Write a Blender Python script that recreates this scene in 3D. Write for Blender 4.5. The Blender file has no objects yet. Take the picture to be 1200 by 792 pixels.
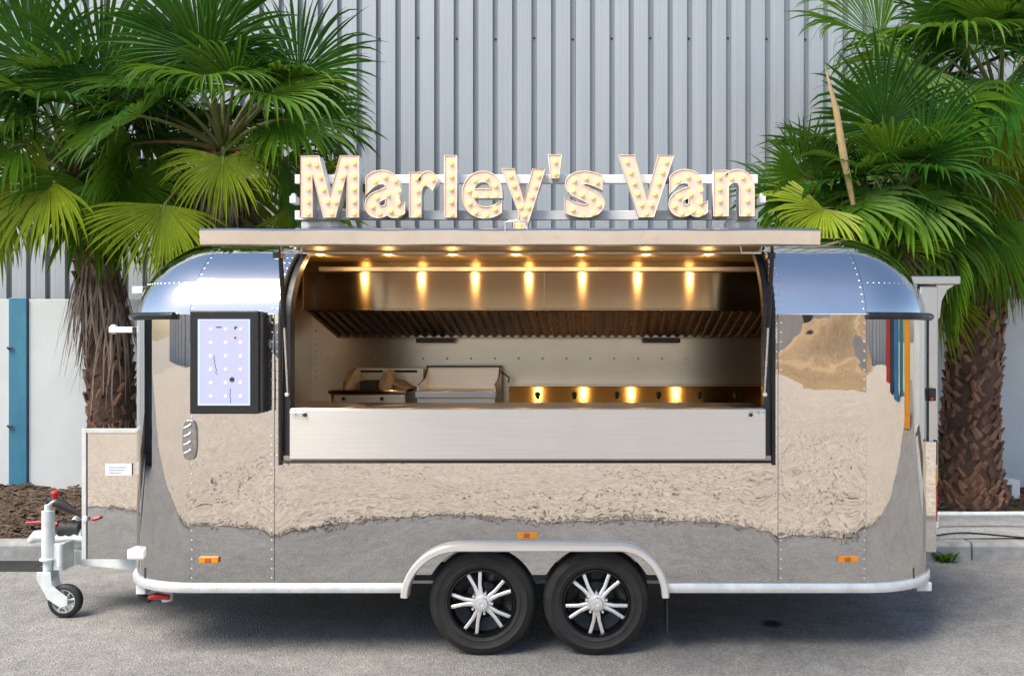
import bpy, bmesh, math, random
import numpy as np
from mathutils import Vector, Matrix
R = math.radians
sc = bpy.context.scene
COL = sc.collection
rng = random.Random(7)

# ------------------------------------------------------------------ camera
F = 1096.0            # focal length in pixels of a 1200 px wide picture
CX = 695.0            # principal point column
HY = 396.0            # horizon row
CAMY, CAMZ = -5.15, 1.76
cam_d = bpy.data.cameras.new('camera')
cam = bpy.data.objects.new('camera', cam_d)
COL.objects.link(cam)
cam.location = (0, CAMY, CAMZ)
cam.rotation_euler = (R(90), 0, 0)
cam_d.sensor_width = 36.0
cam_d.lens = F / 1200 * 36
cam_d.shift_x = -(CX - 600) / 1200
cam_d.clip_end = 1500
cam_d.clip_start = 0.05
sc.camera = cam
# real sizes measured off the photograph, at a known distance d
def W(px, d): return (px - CX) / F * d
def Z(py, d): return CAMZ + (HY - py) / F * d

# ------------------------------------------------------------------ sky, sun, exposure
SUN_EL, SUN_AZ = 55.0, -48.0          # azimuth from -Y (camera side), negative = left
sx, sy, sz = (math.sin(R(SUN_AZ)) * math.cos(R(SUN_EL)), -math.cos(R(SUN_AZ)) * math.cos(R(SUN_EL)), math.sin(R(SUN_EL)))
world = bpy.data.worlds.new('World'); sc.world = world; world.use_nodes = True
wn = world.node_tree.nodes; wl = world.node_tree.links
bg = wn['Background']
sky = wn.new('ShaderNodeTexSky'); sky.sky_type = 'NISHITA'; sky.sun_disc = False
sky.sun_elevation = R(SUN_EL); sky.sun_rotation = math.atan2(sx, sy)
sky.air_density = 1.0; sky.dust_density = 1.6; sky.ozone_density = 1.0
wl.new(sky.outputs[0], bg.inputs[0]); bg.inputs[1].default_value = 0.10
sun_d = bpy.data.lights.new('sun', 'SUN'); sun_d.energy = 2.4; sun_d.angle = R(40); sun_d.color = (1, .92, .80)
sun = bpy.data.objects.new('sun', sun_d); COL.objects.link(sun)
sun.rotation_euler = Vector((sx, sy, sz)).to_track_quat('Z', 'Y').to_euler()
sun.location = (-6, -6, 9)
vs = sc.view_settings
vs.view_transform = 'Standard'; vs.look = 'None'; vs.gamma = 1.0; vs.use_curve_mapping = False
vs.exposure = 1.2
sc.cycles.max_bounces = 10; sc.cycles.glossy_bounces = 8; sc.cycles.diffuse_bounces = 4
sc.cycles.caustics_reflective = False; sc.cycles.caustics_refractive = False
sc.cycles.sample_clamp_indirect = 6.0

# ------------------------------------------------------------------ material helpers
def new_mat(name):
    m = bpy.data.materials.new(name); m.use_nodes = True
    nt = m.node_tree
    return m, nt, nt.nodes['Principled BSDF']
def node(nt, kind, **kw):
    n = nt.nodes.new(kind)
    for k, v in kw.items():
        if k.startswith('i_'):
            n.inputs[k[2:].replace('_', ' ')].default_value = v
        else: setattr(n, k, v)
    return n
def coords(nt, scale=(1, 1, 1), world_space=False):
    if world_space:
        g = node(nt, 'ShaderNodeNewGeometry'); out = g.outputs['Position']
    else:
        g = node(nt, 'ShaderNodeTexCoord'); out = g.outputs['Object']
    mp = node(nt, 'ShaderNodeMapping'); mp.inputs['Scale'].default_value = scale
    nt.links.new(out, mp.inputs['Vector'])
    return mp.outputs['Vector']
def noise(nt, vec, scale, detail=4, rough=.55, dist=0.0):
    n = node(nt, 'ShaderNodeTexNoise'); n.inputs['Scale'].default_value = scale
    n.inputs['Detail'].default_value = detail; n.inputs['Roughness'].default_value = rough
    n.inputs['Distortion'].default_value = dist
    nt.links.new(vec, n.inputs['Vector'])
    return n.outputs['Fac']
def ramp(nt, fac, stops):
    r = node(nt, 'ShaderNodeValToRGB')
    e = r.color_ramp.elements
    while len(e) < len(stops): e.new(.5)
    for k, (p, c) in enumerate(stops):
        e[k].position = p
        e[k].color = (c, c, c, 1) if not hasattr(c, '__len__') else (*c[:3], 1)
    nt.links.new(fac, r.inputs[0])
    return r.outputs[0]
def mix(nt, a, b, fac, mode='MIX'):
    n = node(nt, 'ShaderNodeMix', data_type='RGBA', blend_type=mode)
    for s, v in ((0, fac), (6, a), (7, b)):
        if hasattr(v, 'links') or hasattr(v, 'is_output'): nt.links.new(v, n.inputs[s])
        elif s == 0: n.inputs[s].default_value = v
        else: n.inputs[s].default_value = (*v[:3], 1)
    return n.outputs[2]
def math_n(nt, op, a, b=None):
    n = node(nt, 'ShaderNodeMath', operation=op)
    for k, v in ((0, a), (1, b)):
        if v is None: continue
        if hasattr(v, 'is_output'): nt.links.new(v, n.inputs[k])
        else: n.inputs[k].default_value = v
    return n.outputs[0]
def bump(nt, bsdf, height, dist=1.0, strength=1.0):
    b = node(nt, 'ShaderNodeBump'); b.inputs['Distance'].default_value = dist; b.inputs['Strength'].default_value = strength
    nt.links.new(height, b.inputs['Height']); nt.links.new(b.outputs[0], bsdf.inputs['Normal'])
M = {}
def simple(name, col, rough=.5, metal=0.0, var=.12, vscale=8.0, bscale=0, bamp=0.0, spec=.5, rvar=.1):
    m, nt, b = new_mat(name)
    v = coords(nt)
    f = noise(nt, v, vscale, 5, .6)
    lo = [c * (1 - var) for c in col]; hi = [min(1, c * (1 + var)) for c in col]
    nt.links.new(ramp(nt, f, [(.3, lo), (.7, hi)]), b.inputs['Base Color'])
    b.inputs['Metallic'].default_value = metal
    b.inputs['Specular IOR Level'].default_value = spec
    f2 = noise(nt, v, vscale * 3, 3)
    nt.links.new(ramp(nt, f2, [(.3, max(0, rough - rvar)), (.7, min(1, rough + rvar))]), b.inputs['Roughness'])
    if bscale:
        bump(nt, b, noise(nt, v, bscale, 4), bamp)
    M[name] = m
    return m
def emit(name, col, strength):
    m, nt, b = new_mat(name)
    b.inputs['Base Color'].default_value = (*[c * .25 for c in col], 1)
    b.inputs['Emission Color'].default_value = (*col, 1); b.inputs['Emission Strength'].default_value = strength
    M[name] = m; return m

def mirror(name, col=(.585, .578, .566), rough=.016, a1=.0060, a2=.00034, seed=0.0):
    m, nt, b = new_mat(name)
    g = node(nt, 'ShaderNodeTexCoord')
    mp = node(nt, 'ShaderNodeMapping'); mp.inputs['Location'].default_value = (seed, seed * 1.7, seed * .6)
    mp.inputs['Scale'].default_value = (1, 1, .8)
    nt.links.new(g.outputs['Object'], mp.inputs['Vector']); v = mp.outputs[0]
    b.inputs['Metallic'].default_value = 1
    f = noise(nt, v, 3, 5, .65)
    nt.links.new(ramp(nt, f, [(.3, [c * .93 for c in col]), (.7, col)]), b.inputs['Base Color'])
    fr = noise(nt, v, 9, 6, .7)
    nt.links.new(ramp(nt, fr, [(.35, rough * .6), (.75, rough * 1.7)]), b.inputs['Roughness'])
    n1 = noise(nt, v, 1.5, 1.0, .4); n2 = noise(nt, v, 6.5, 0.6, .4, 1.2); n3 = noise(nt, v, 40, 1, .5)
    h = math_n(nt, 'ADD', math_n(nt, 'MULTIPLY', n1, a1), math_n(nt, 'MULTIPLY', n2, a2))
    h = math_n(nt, 'ADD', h, math_n(nt, 'MULTIPLY', n3, a2 * .03))
    bump(nt, b, h)
    M[name] = m; return m
def brushed(name, col=(.66, .63, .59), rough=.3, tangent=(0, 0, 1), aniso=.8, amp=.0003):
    m, nt, b = new_mat(name)
    b.inputs['Metallic'].default_value = 1
    v = coords(nt)
    vb = coords(nt, (2, 60, 260) if tangent[2] else (2, 200, 60))
    f = noise(nt, vb, 1.0, 4, .6); f1 = noise(nt, v, 4, 4, .6)
    c = mix(nt, ramp(nt, f, [(.3, [x * .86 for x in col]), (.7, col)]), [x * .88 for x in col], ramp(nt, f1, [(.35, 0.0), (.85, .5)]))
    nt.links.new(c, b.inputs['Base Color'])
    nt.links.new(ramp(nt, f1, [(.2, rough * .93), (.8, rough * 1.08)]), b.inputs['Roughness'])
    b.inputs['Anisotropic'].default_value = aniso
    t = node(nt, 'ShaderNodeCombineXYZ')
    for k in range(3): t.inputs[k].default_value = tangent[k]
    nt.links.new(t.outputs[0], b.inputs['Tangent'])
    bump(nt, b, noise(nt, v, 2.2, 2, .5), amp * 3)
    M[name] = m; return m

mirror('mirror_side'); mirror('mirror_roof', (.665, .668, .67), .03, .003, .0005, 3.1)
mirror('mirror_box', (.68, .67, .65), .02, .0022, .0006, 6.2); mirror('mirror_hatch', (.74, .71, .67), .06, .002, .0004, 1.4)
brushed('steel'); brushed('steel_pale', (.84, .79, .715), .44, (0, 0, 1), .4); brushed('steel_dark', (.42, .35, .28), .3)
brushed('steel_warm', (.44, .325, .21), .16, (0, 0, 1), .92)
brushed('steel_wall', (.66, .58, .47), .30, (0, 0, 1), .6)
brushed('steel_gold_glare', (.60, .43, .22), .12, (0, 0, 1), .75)  # golden glare of the downlights put into the steel colour
brushed('steel_ceiling_glow', (.50, .33, .14), .42, (0, 1, 0), .6)  # ceiling steel tinted gold-brown to carry the warm lamp light
simple('galvanised', (.70, .745, .73), .45, .15, .14, 14)
simple('white_paint', (.78, .78, .77), .38, 0, .06, 6)
simple('aluminium_trim', (.74, .74, .73), .38, .5, .14, 11, rvar=.10)
simple('fender_alu', (.76, .72, .67), .34, .45, .05, 5, rvar=.04)
simple('rubber', (.018, .018, .019), .62, 0, .3, 20, 50, .0008)
simple('black_paint', (.012, .013, .015), .28, 0, .2, 10)
simple('black_matt', (.02, .02, .021), .7, 0, .3, 10)
simple('under_dark', (.045, .045, .045), .8, 0, .3, 4)
simple('tyre', (.017, .016, .015), .72, 0, .4, 7, 90, .0012)
simple('rim_black', (.004, .004, .0045), .3, .0, .2, 10, spec=.3)
simple('rim_silver', (.84, .83, .81), .28, .7, .02, 8, rvar=.03)
simple('rivet', (.74, .72, .69), .3, 1, .1, 30)
simple('amber', (.75, .26, .015), .22, 0, .15, 40)
simple('amber_dark', (.45, .10, .01), .25, 0, .15, 40)
simple('red_plastic', (.55, .02, .02), .32, 0, .1, 20)
simple('dark_fitting', (.03, .03, .035), .4, 0, .2, 20)
simple('pvc_white', (.78, .76, .74), .4, 0, .08, 10)
simple('paper', (.62, .44, .27), .8, 0, .2, 14, 30, .004)
simple('plate_white', (.8, .82, .84), .4, 0, .05, 20)
simple('plate_print', (.35, .42, .5), .5, 0, .1, 20)
simple('lock_grey', (.34, .34, .34), .3, 1, .2, 25, 30, .001)
simple('letter_face', (.85, .635, .50), .5, 0, .05, 8)
simple('letter_edge', (.88, .68, .52), .4, 0, .05, 8)
simple('letter_side', (.72, .72, .71), .4, .1, .06, 8)
emit('bulb', (1.0, .82, .27), .60); emit('led_warm', (1.0, .62, .20), .5); emit('screen', (.66, .67, .95), .30); emit('led_cold', (.9, .92, 1.0), .5)
emit('screen_edge', (.66, .82, 1.0), .34)

# ------------------------------------------------------------------ mesh builder
class MB:
    def __init__(s): s.v = []; s.f = []
    def add(s, verts, faces):
        o = len(s.v); s.v += [tuple(p) for p in verts]; s.f += [tuple(i + o for i in f) for f in faces]; return s
    def box(s, a, b):
        (x0, y0, z0), (x1, y1, z1) = a, b
        x0, x1 = min(x0, x1), max(x0, x1); y0, y1 = min(y0, y1), max(y0, y1); z0, z1 = min(z0, z1), max(z0, z1)
        return s.add([(x0, y0, z0), (x1, y0, z0), (x1, y1, z0), (x0, y1, z0), (x0, y0, z1), (x1, y0, z1), (x1, y1, z1), (x0, y1, z1)],
                     [(3, 2, 1, 0), (4, 5, 6, 7), (0, 1, 5, 4), (1, 2, 6, 5), (2, 3, 7, 6), (3, 0, 4, 7)])
    def tube(s, pts, r, n=8, cap=True, flat=None):
        pts = [Vector(p) for p in pts]; rs = r if hasattr(r, '__len__') else [r] * len(pts)
        ring = []; prev = None
        for i, p in enumerate(pts):
            t = (pts[min(i + 1, len(pts) - 1)] - pts[max(i - 1, 0)]).normalized()
            if prev is None:
                u = t.cross(Vector((0, 0, 1)) if abs(t.z) < .9 else Vector((1, 0, 0))).normalized()
            else:
                u = (prev - t * prev.dot(t)).normalized()
            prev = u; w = t.cross(u)
            ring.append([p + (u * math.cos(2 * math.pi * k / n) + w * math.sin(2 * math.pi * k / n)) * rs[i] for k in range(n)])
        vs_ = [q for rr in ring for q in rr]; fs = []
        for i in range(len(pts) - 1):
            for k in range(n):
                fs.append((i * n + k, i * n + (k + 1) % n, (i + 1) * n + (k + 1) % n, (i + 1) * n + k))
        if cap:
            fs.append(tuple(range(n - 1, -1, -1))); fs.append(tuple((len(pts) - 1) * n + k for k in range(n)))
        return s.add(vs_, fs)
    def lathe(s, prof, c, n=32, axis='y', cap=False):
        vs_ = []; m = len(prof)
        for k in range(n):
            a = 2 * math.pi * k / n
            for (r, h) in prof:
                if axis == 'y': vs_.append((c[0] + r * math.cos(a), c[1] + h, c[2] + r * math.sin(a)))
                elif axis == 'z': vs_.append((c[0] + r * math.cos(a), c[1] + r * math.sin(a), c[2] + h))
                else: vs_.append((c[0] + h, c[1] + r * math.cos(a), c[2] + r * math.sin(a)))
        fs = [(k * m + i, k * m + i + 1, ((k + 1) % n) * m + i + 1, ((k + 1) % n) * m + i) for k in range(n) for i in range(m - 1)]
        return s.add(vs_, fs)
    def grid(s, fn, nu, nv):
        vs_ = [fn(i / nu, j / nv) for i in range(nu + 1) for j in range(nv + 1)]
        fs = [(i * (nv + 1) + j, (i + 1) * (nv + 1) + j, (i + 1) * (nv + 1) + j + 1, i * (nv + 1) + j + 1) for i in range(nu) for j in range(nv)]
        return s.add(vs_, fs)
    def prism(s, poly, y0, y1):          # polygon in XZ extruded along Y
        n = len(poly)
        vs_ = [(x, y0, z) for x, z in poly] + [(x, y1, z) for x, z in poly]
        return s.add(vs_, [tuple(range(n)), tuple(range(2 * n - 1, n - 1, -1))] + [(i, i + n, (i + 1) % n + n, (i + 1) % n) for i in range(n)])
    def extr_x(s, poly, x0, x1):         # polygon in YZ extruded along X
        n = len(poly)
        vs_ = [(x0, y, z) for y, z in poly] + [(x1, y, z) for y, z in poly]
        return s.add(vs_, [tuple(range(n - 1, -1, -1)), tuple(range(n, 2 * n))] + [(i, (i + 1) % n, (i + 1) % n + n, i + n) for i in range(n)])
    def build(s, name, mat, parent=None, smooth=None, bevel=0, **props):
        me = bpy.data.meshes.new(name); me.from_pydata(s.v, [], s.f); me.update()
        if smooth is not None:
            me.polygons.foreach_set('use_smooth', [True] * len(me.polygons))
            if smooth < 180: me.set_sharp_from_angle(angle=R(smooth))
        o = bpy.data.objects.new(name, me); COL.objects.link(o)
        if mat: me.materials.append(M[mat] if isinstance(mat, str) else mat)
        if parent is not None: adopt(o, parent)
        if bevel:
            b = o.modifiers.new('bevel', 'BEVEL'); b.width = bevel; b.segments = 2; b.limit_method = 'ANGLE'; b.angle_limit = R(40)
        for k, v in props.items(): o[k] = v
        return o
def world_of(o):
    m = o.matrix_basis.copy()
    while o.parent is not None:
        m = o.parent.matrix_basis @ o.matrix_parent_inverse @ m if False else o.matrix_parent_inverse @ m
        o = o.parent; m = o.matrix_basis @ m
    return m
def adopt(o, parent):
    o.parent = parent
    o.matrix_parent_inverse = world_of(parent).inverted()
def box(name, a, b, mat, parent=None, bevel=0, **p): return MB().box(a, b).build(name, mat, parent, None, bevel, **p)
def thing(name, label, cat, loc=(0, 0, 0), group=None):
    o = bpy.data.objects.new(name, None); COL.objects.link(o); o.location = loc; o.empty_display_size = .2
    tag(o, label, cat, group); return o
def tag(o, label, cat, group=None):
    o['label'] = label; o['category'] = cat
    if group: o['group'] = group
    return o

# ================================================================== GROUND
def asphalt_mat(name, c0, c1, stain=False):
    m, nt, b = new_mat(name); v = coords(nt)
    big = noise(nt, v, .8, 7, .7, .8); mid = noise(nt, v, 7, 4, .65); fine = noise(nt, v, 130, 3, .7)
    vor = node(nt, 'ShaderNodeTexVoronoi'); vor.inputs['Scale'].default_value = 95; nt.links.new(v, vor.inputs['Vector'])
    spk = ramp(nt, vor.outputs['Color'], [(.15, .55), (.5, 1.0), (.85, 1.45)])
    base = mix(nt, c0, c1, ramp(nt, big, [(.3, 0.0), (.72, 1.0)]))
    base = mix(nt, base, spk, .55, 'MULTIPLY')
    base = mix(nt, base, ramp(nt, mid, [(.3, .78), (.7, 1.12)]), .8, 'MULTIPLY')
    base = mix(nt, base, ramp(nt, fine, [(.3, .6), (.7, 1.35)]), .7, 'MULTIPLY')
    if stain:
        g = node(nt, 'ShaderNodeTexCoord'); mp = node(nt, 'ShaderNodeMapping')
        mp.inputs['Location'].default_value = (-W(903, 5.8) * 1, -.62, 0)
        nt.links.new(g.outputs['Object'], mp.inputs['Vector'])
        ln = node(nt, 'ShaderNodeVectorMath', operation='LENGTH'); nt.links.new(mp.outputs[0], ln.inputs[0])
        d = math_n(nt, 'ADD', ln.outputs['Value'], math_n(nt, 'MULTIPLY', mid, .12))
        base = mix(nt, base, (.012, .012, .012), ramp(nt, d, [(.10, .95), (.155, 0.0)]))
    nt.links.new(base, b.inputs['Base Color']); b.inputs['Roughness'].default_value = .9; b.inputs['Specular IOR Level'].default_value = .25
    bump(nt, b, math_n(nt, 'ADD', math_n(nt, 'MULTIPLY', fine, .004), math_n(nt, 'MULTIPLY', vor.outputs['Distance'], .006)))
    M[name] = m
asphalt_mat('asphalt', (.235, .232, .226), (.345, .330, .306), True)
asphalt_mat('asphalt_new', (.028, .029, .031), (.055, .056, .058))
asphalt_mat('paving', (.36, .36, .35), (.52, .51, .50))
def sand_mat(name, c0, c1, c2):
    m, nt, b = new_mat(name); v = coords(nt)
    a = noise(nt, v, .35, 6, .6); f = noise(nt, v, 6, 6, .7); g = noise(nt, v, 38, 4, .7)
    base = mix(nt, c0, c1, ramp(nt, a, [(.3, 0.0), (.7, 1.0)]))
    base = mix(nt, base, c2, ramp(nt, g, [(.55, 0.0), (.75, .75)]))
    base = mix(nt, base, ramp(nt, f, [(.3, .8), (.7, 1.15)]), .9, 'MULTIPLY')
    vo = node(nt, 'ShaderNodeTexVoronoi'); vo.inputs['Scale'].default_value = 26; nt.links.new(v, vo.inputs['Vector'])
    base = mix(nt, base, ramp(nt, vo.outputs['Color'], [(.12, .45), (.4, 1.0), (.8, 1.12)]), .8, 'MULTIPLY')
    base = mix(nt, base, [x * .45 for x in c2], ramp(nt, noise(nt, v, 5.3, 7, .8), [(.62, 0.0), (.72, .45)]))
    nt.links.new(base, b.inputs['Base Color']); b.inputs['Roughness'].default_value = .95; b.inputs['Specular IOR Level'].default_value = .15
    bump(nt, b, math_n(nt, 'ADD', math_n(nt, 'MULTIPLY', g, .02), math_n(nt, 'MULTIPLY', f, .05)))
    M[name] = m
sand_mat('sand', (.64, .545, .435), (.70, .60, .49), (.42, .355, .28))
sand_mat('dirt', (.60, .40, .21), (.70, .48, .27), (.46, .30, .15))
sand_mat('soil', (.075, .052, .036), (.14, .10, .07), (.03, .022, .017))
sand_mat('far_sand', (.50, .44, .36), (.56, .50, .42), (.42, .37, .31))

MB().grid(lambda u, v: (-600 + 1200 * u, -600 + 1200 * v, -.03), 8, 8).build('ground', 'far_sand', kind='structure')
MB().grid(lambda u, v: (-40 + 80 * u, -4.2 + 6.5 * v, 0), 40, 4).build('road', 'asphalt', kind='structure')
def lot(u, v):
    x = -40 + 80 * u
    edge = -3.47 + .05 * math.sin(x * 1.3) + .04 * math.sin(x * 3.1 + 1) + .02 * math.sin(x * 7.7)
    y = edge - 46 * v ** 1.6
    d = min(1, (edge - y) / 1.2)
    z = .006 + d * (.03 + .025 * math.sin(x * .8 + y * .5) + .02 * math.sin(x * 1.9 - y * 1.3))
    return (x, y, z)
MB().grid(lot, 220, 90).build('sand_lot', 'sand', smooth=180, kind='structure')
mbp = MB(); prng = random.Random(11)
for k in range(5200):
    x = prng.uniform(-5, 5); y = -3.47 + prng.gauss(0, .10) if k < 2000 else -3.5 - prng.random() ** 1.5 * 7; r = prng.uniform(.005, .020) if k < 2000 else prng.uniform(.006, .024); a = prng.uniform(0, 6)
    mbp.add([(x + r * math.cos(a + i * 1.57) * prng.uniform(.7, 1.3), y + r * math.sin(a + i * 1.57) * prng.uniform(.7, 1.3), .008 + (.03 if y < -4.5 else 0)) for i in range(4)] + [(x, y, .008 + (.03 if y < -4.5 else 0) + r * .9)], [(0, 1, 4), (1, 2, 4), (2, 3, 4), (3, 0, 4)])
simple('pebble', (.40, .34, .28), .9, 0, .5, 3)
mbp.build('loose_gravel', 'pebble', kind='stuff', label='loose pale gravel along the edge of the sand lot', category='gravel')
def mound(u, v):
    x, y = -1 + 2 * u, -1 + 2 * v
    r = math.hypot(x, y)
    h = max(0, 1 - r * r) ** 1.1 * (1 + .18 * math.sin(7 * x + 2) * math.cos(5 * y) + .1 * math.sin(13 * y + 5 * x))
    return (11.5 + 9.0 * x, -40 + 6.0 * y, -.04 + 2.3 * h)
MB().grid(mound, 48, 40).build('dirt_mound', 'dirt', smooth=180, kind='structure')

# planting bed behind the kerb
KY = 2.25
def bed(u, v):
    x = -22 + 36 * u; y = KY + .14 + (4.8 - KY - .14) * v
    n = .02 * math.sin(x * 5.1 + y * 3) + .018 * math.sin(x * 11 - y * 7) + .012 * math.sin(x * 23 + y * 19)
    low_ = .07 * max(0, min(1, (x - 1.6) / .4)) * max(0, min(1, (1.25 - (y - KY)) / .12 + 1))
    return (x, y, .125 + max(0, v - .05) * .06 + n * min(1, v * 5) - low_)
MB().grid(bed, 360, 30).build('planting_bed', 'soil', smooth=180, kind='structure')
def bedz(x, y):
    v = (y - KY - .14) / (4.8 - KY - .14); return bed((x + 22) / 36, v)[2]
MB().grid(lambda u, v: (2.0 + 10 * u, KY + .14 + (1.12 + .1 * math.sin(u * 19)) * v, .147 + .003 * math.sin(u * 60)), 60, 8).build('gravel_paving', 'paving', smooth=180, kind='structure')
MB().grid(lambda u, v: (-22 + (17.85 + .15 * math.sin(v * 9)) * u, 1.93 + .03 * math.sin(u * 30) + (.3 - .03 * math.sin(u * 30)) * v, .005), 60, 6).build('asphalt_patch', 'asphalt_new', kind='structure')
kerb = thing('kerb', 'row of weathered grey concrete kerb stones edging the road behind the trailer', 'kerb', (0, KY, 0))
del kerb['label'], kerb['category']; kerb['kind'] = 'structure'
simple('kerb_concrete', (.30, .30, .29), .9, 0, .25, 9, 60, .004)
ks = None
for k in range(35):
    x0 = -21 + k * 1.0
    if ks is None:
        ks = MB().extr_x([(0, -.05), (0, .115), (.025, .143), (.15, .143), (.15, -.05)], .006, .994).build('kerb_stone', 'kerb_concrete', None, None, .006); o = ks
    else:
        o = ks.copy(); COL.objects.link(o)
    o.parent = kerb; o.matrix_parent_inverse = Matrix(); o.location = (x0, 0, rng.uniform(-.006, .006))
# mulch chips (uncountable)
mb = MB()
simple('mulch_chip', (.095, .066, .045), .9, 0, .55, 1.7)
for k in range(5200):
    x = rng.choice([rng.uniform(-8.5, -4.0), rng.uniform(-8.5, -3.6), rng.uniform(2.4, 6.5)])
    y = rng.uniform(2.5 if x < 0 else 3.3, 4.74); z = bedz(x, y) + rng.uniform(0, .02)
    a = rng.uniform(0, 6.28); L = rng.uniform(.02, .10); w = rng.uniform(.006, .02); t = rng.uniform(-.35, .35)
    d = Vector((math.cos(a), math.sin(a), t)) * L / 2; s_ = Vector((-math.sin(a), math.cos(a), rng.uniform(-.6, .6))) * w; p = Vector((x, y, z))
    mb.add([p - d - s_, p + d - s_ * .5, p + d * 1.1 + s_ * .6, p - d * .9 + s_, p + Vector((0, 0, .012))], [(0, 1, 4), (1, 2, 4), (2, 3, 4), (3, 0, 4)])
mb.build('mulch_chips', 'mulch_chip', kind='stuff', label='brown bark chips and litter strewn over the planting bed', category='mulch')

# ================================================================== WAREHOUSE WALL
def cladding():
    m, nt, b = new_mat('cladding'); v = coords(nt, (1, 1, 1), True)
    st = noise(nt, coords(nt, (9, 1, .25), True), 1, 5, .6); big = noise(nt, v, .5, 4, .6)
    c = mix(nt, (.37, .40, .42), (.425, .45, .465), ramp(nt, st, [(.3, 0.0), (.7, 1.0)]))
    c = mix(nt, c, (.32, .35, .37), ramp(nt, big, [(.4, 0.0), (.75, .6)]))
    nt.links.new(c, b.inputs['Base Color']); b.inputs['Metallic'].default_value = .25; b.inputs['Roughness'].default_value = .42
    bump(nt, b, noise(nt, coords(nt, (14, 1, .15), True), 1, 3), .002)
    M['cladding'] = m
cladding()
simple('screw', (.06, .065, .07), .5, .4, .1, 20)
WD = 10.75; WY = CAMY + WD
pitch = 22.8 * WD / F
wh = thing('warehouse', 'tall grey ribbed metal warehouse wall behind the palms', 'building', (0, WY, 0))
# one sheet: pan with faint stiffeners, then a trapezoid rib
prof = [(0, 0), (.23, 0), (.25, -.0012), (.27, 0), (.48, 0), (.50, -.0012), (.52, 0), (.735, 0), (.748, .06), (.978, .06), (.995, 0)]
HW = 8.2
mb = MB(); n = len(prof)
vs_ = [(x * pitch, y, 0) for x, y in prof] + [(x * pitch, y, HW) for x, y in prof] + [(x * pitch, .09, 0) for x, y in prof] + [(x * pitch, .09, HW) for x, y in prof]
fs = [(i, i + 1, n + i + 1, n + i) for i in range(n - 1)] + [(2 * n + i + 1, 2 * n + i, 3 * n + i, 3 * n + i + 1) for i in range(n - 1)]
mb.add(vs_, fs)
proto = None; screw_m = None
x0 = W(463.5, WD) - .75 * pitch - 44 * pitch
for k in range(108):
    if proto is None: o = proto = mb.build('metal_sheet', 'cladding')
    else: o = proto.copy(); COL.objects.link(o)
    o.parent = wh; o.location = (x0 + k * pitch + rng.uniform(-.002, .002), rng.uniform(0, .006), 0)
    if k % 2 == 1:
        for zz in (Z(43.5, WD), Z(43.5, WD) + 1.6):
            if screw_m is None: q = screw_m = MB().lathe([(0, -.012), (.009, -.012), (.014, -.004), (.014, 0)], (0, 0, 0), 8).build('screw', 'screw')
            else: q = screw_m.copy(); COL.objects.link(q)
            q.parent = o; q.location = (.865 * pitch, .059, zz + rng.uniform(-.012, .012))
# coping and body so the building has depth
MB().box((x0 - .1, -.08, HW), (x0 + 108 * pitch + .1, .3, HW + .12)).build('coping', 'galvanised').parent = wh
MB().box((x0, .10, 0), (x0 + 108 * pitch, 12, HW - .05)).build('hall', 'galvanised').parent = wh

# white boundary wall with blue posts
simple('white_render', (.60, .635, .64), .75, 0, .06, 2.0, 40, .002)
def blue():
    m, nt, b = new_mat('blue_paint'); v = coords(nt, (1, 1, .4)); f = noise(nt, v, 6, 6, .7); g = noise(nt, v, 22, 4, .7)
    c = mix(nt, (.035, .165, .26), (.06, .23, .34), ramp(nt, f, [(.3, 0.0), (.7, 1.0)])); c = mix(nt, c, (.22, .22, .17), ramp(nt, g, [(.66, 0.0), (.74, .9)]))
    nt.links.new(c, b.inputs['Base Color']); b.inputs['Roughness'].default_value = .45; M['blue_paint'] = m
blue()
FD = 9.95; FY = CAMY + FD
bw = thing('boundary_wall', 'low white panel wall with blue steel posts in front of the ribbed warehouse', 'wall', (0, FY, 0))
px0 = W(22.5, FD); span = 4.05; ztop = Z(350.5, FD)
for k in range(-3, 5):
    xa = px0 + k * span
    box('wall_panel', (xa + .10, FY, .05), (xa + span - .10, FY + .12, ztop), 'white_render', bw, .006)
    mb = MB().box((xa - .095, FY - .03, .08), (xa + .095, FY + .13, ztop + .012))
    po = mb.build('post', 'blue_paint', bw, None, .006)
    for zz in (Z(409, FD), Z(500, FD)):
        mb = MB().tube([(xa - .095, FY - .03, zz), (xa - .085, FY - .06, zz + .015), (xa - .04, FY - .045, zz + .01)], [.01, .014, .008], 6)
        mb.build('clip', 'dark_fitting', po, 60)

# ================================================================== TRAILER
XL, XR, YB = -2.22, 1.505, 2.05       # straight part of the long side, far side
RC = .47; ZB, ZS, HR = .41, 1.89, .52  # corner radius, bottom, wall top, roof rise
T0 = R(5.0); OX0, OX1, OZ = -1.725, .996, 1.083
SX0, SX1 = -1.753, 1.018
van = thing('food_trailer', 'polished mirror-finish aluminium food trailer with raised serving hatch and twin axle wheels', 'trailer', (-.3, 1.0, 0))
def tt(v): return T0 + (math.pi / 2 - T0) * v
def prof_s(t): return (YB / 2) * (1 - math.cos(t) / math.cos(T0))
def prof_z(t): return ZS + HR * (math.sin(t) - math.sin(T0)) / (1 - math.sin(T0))
def arch(x):
    xa, xb, xc, xd = -1.043, -.7285, .141, .409; zt, zb = .627, .345
    if x < xa or x > xd: return zb
    if x < xb: q = (xb - x) / (xb - xa)
    elif x > xc: q = (x - xc) / (xd - xc)
    else: return zt
    return zb + (zt - zb) * (1 - q ** 2.05) ** (1 / 1.9) if q < 1 else zb
MIR = 'mirror_side'
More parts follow.
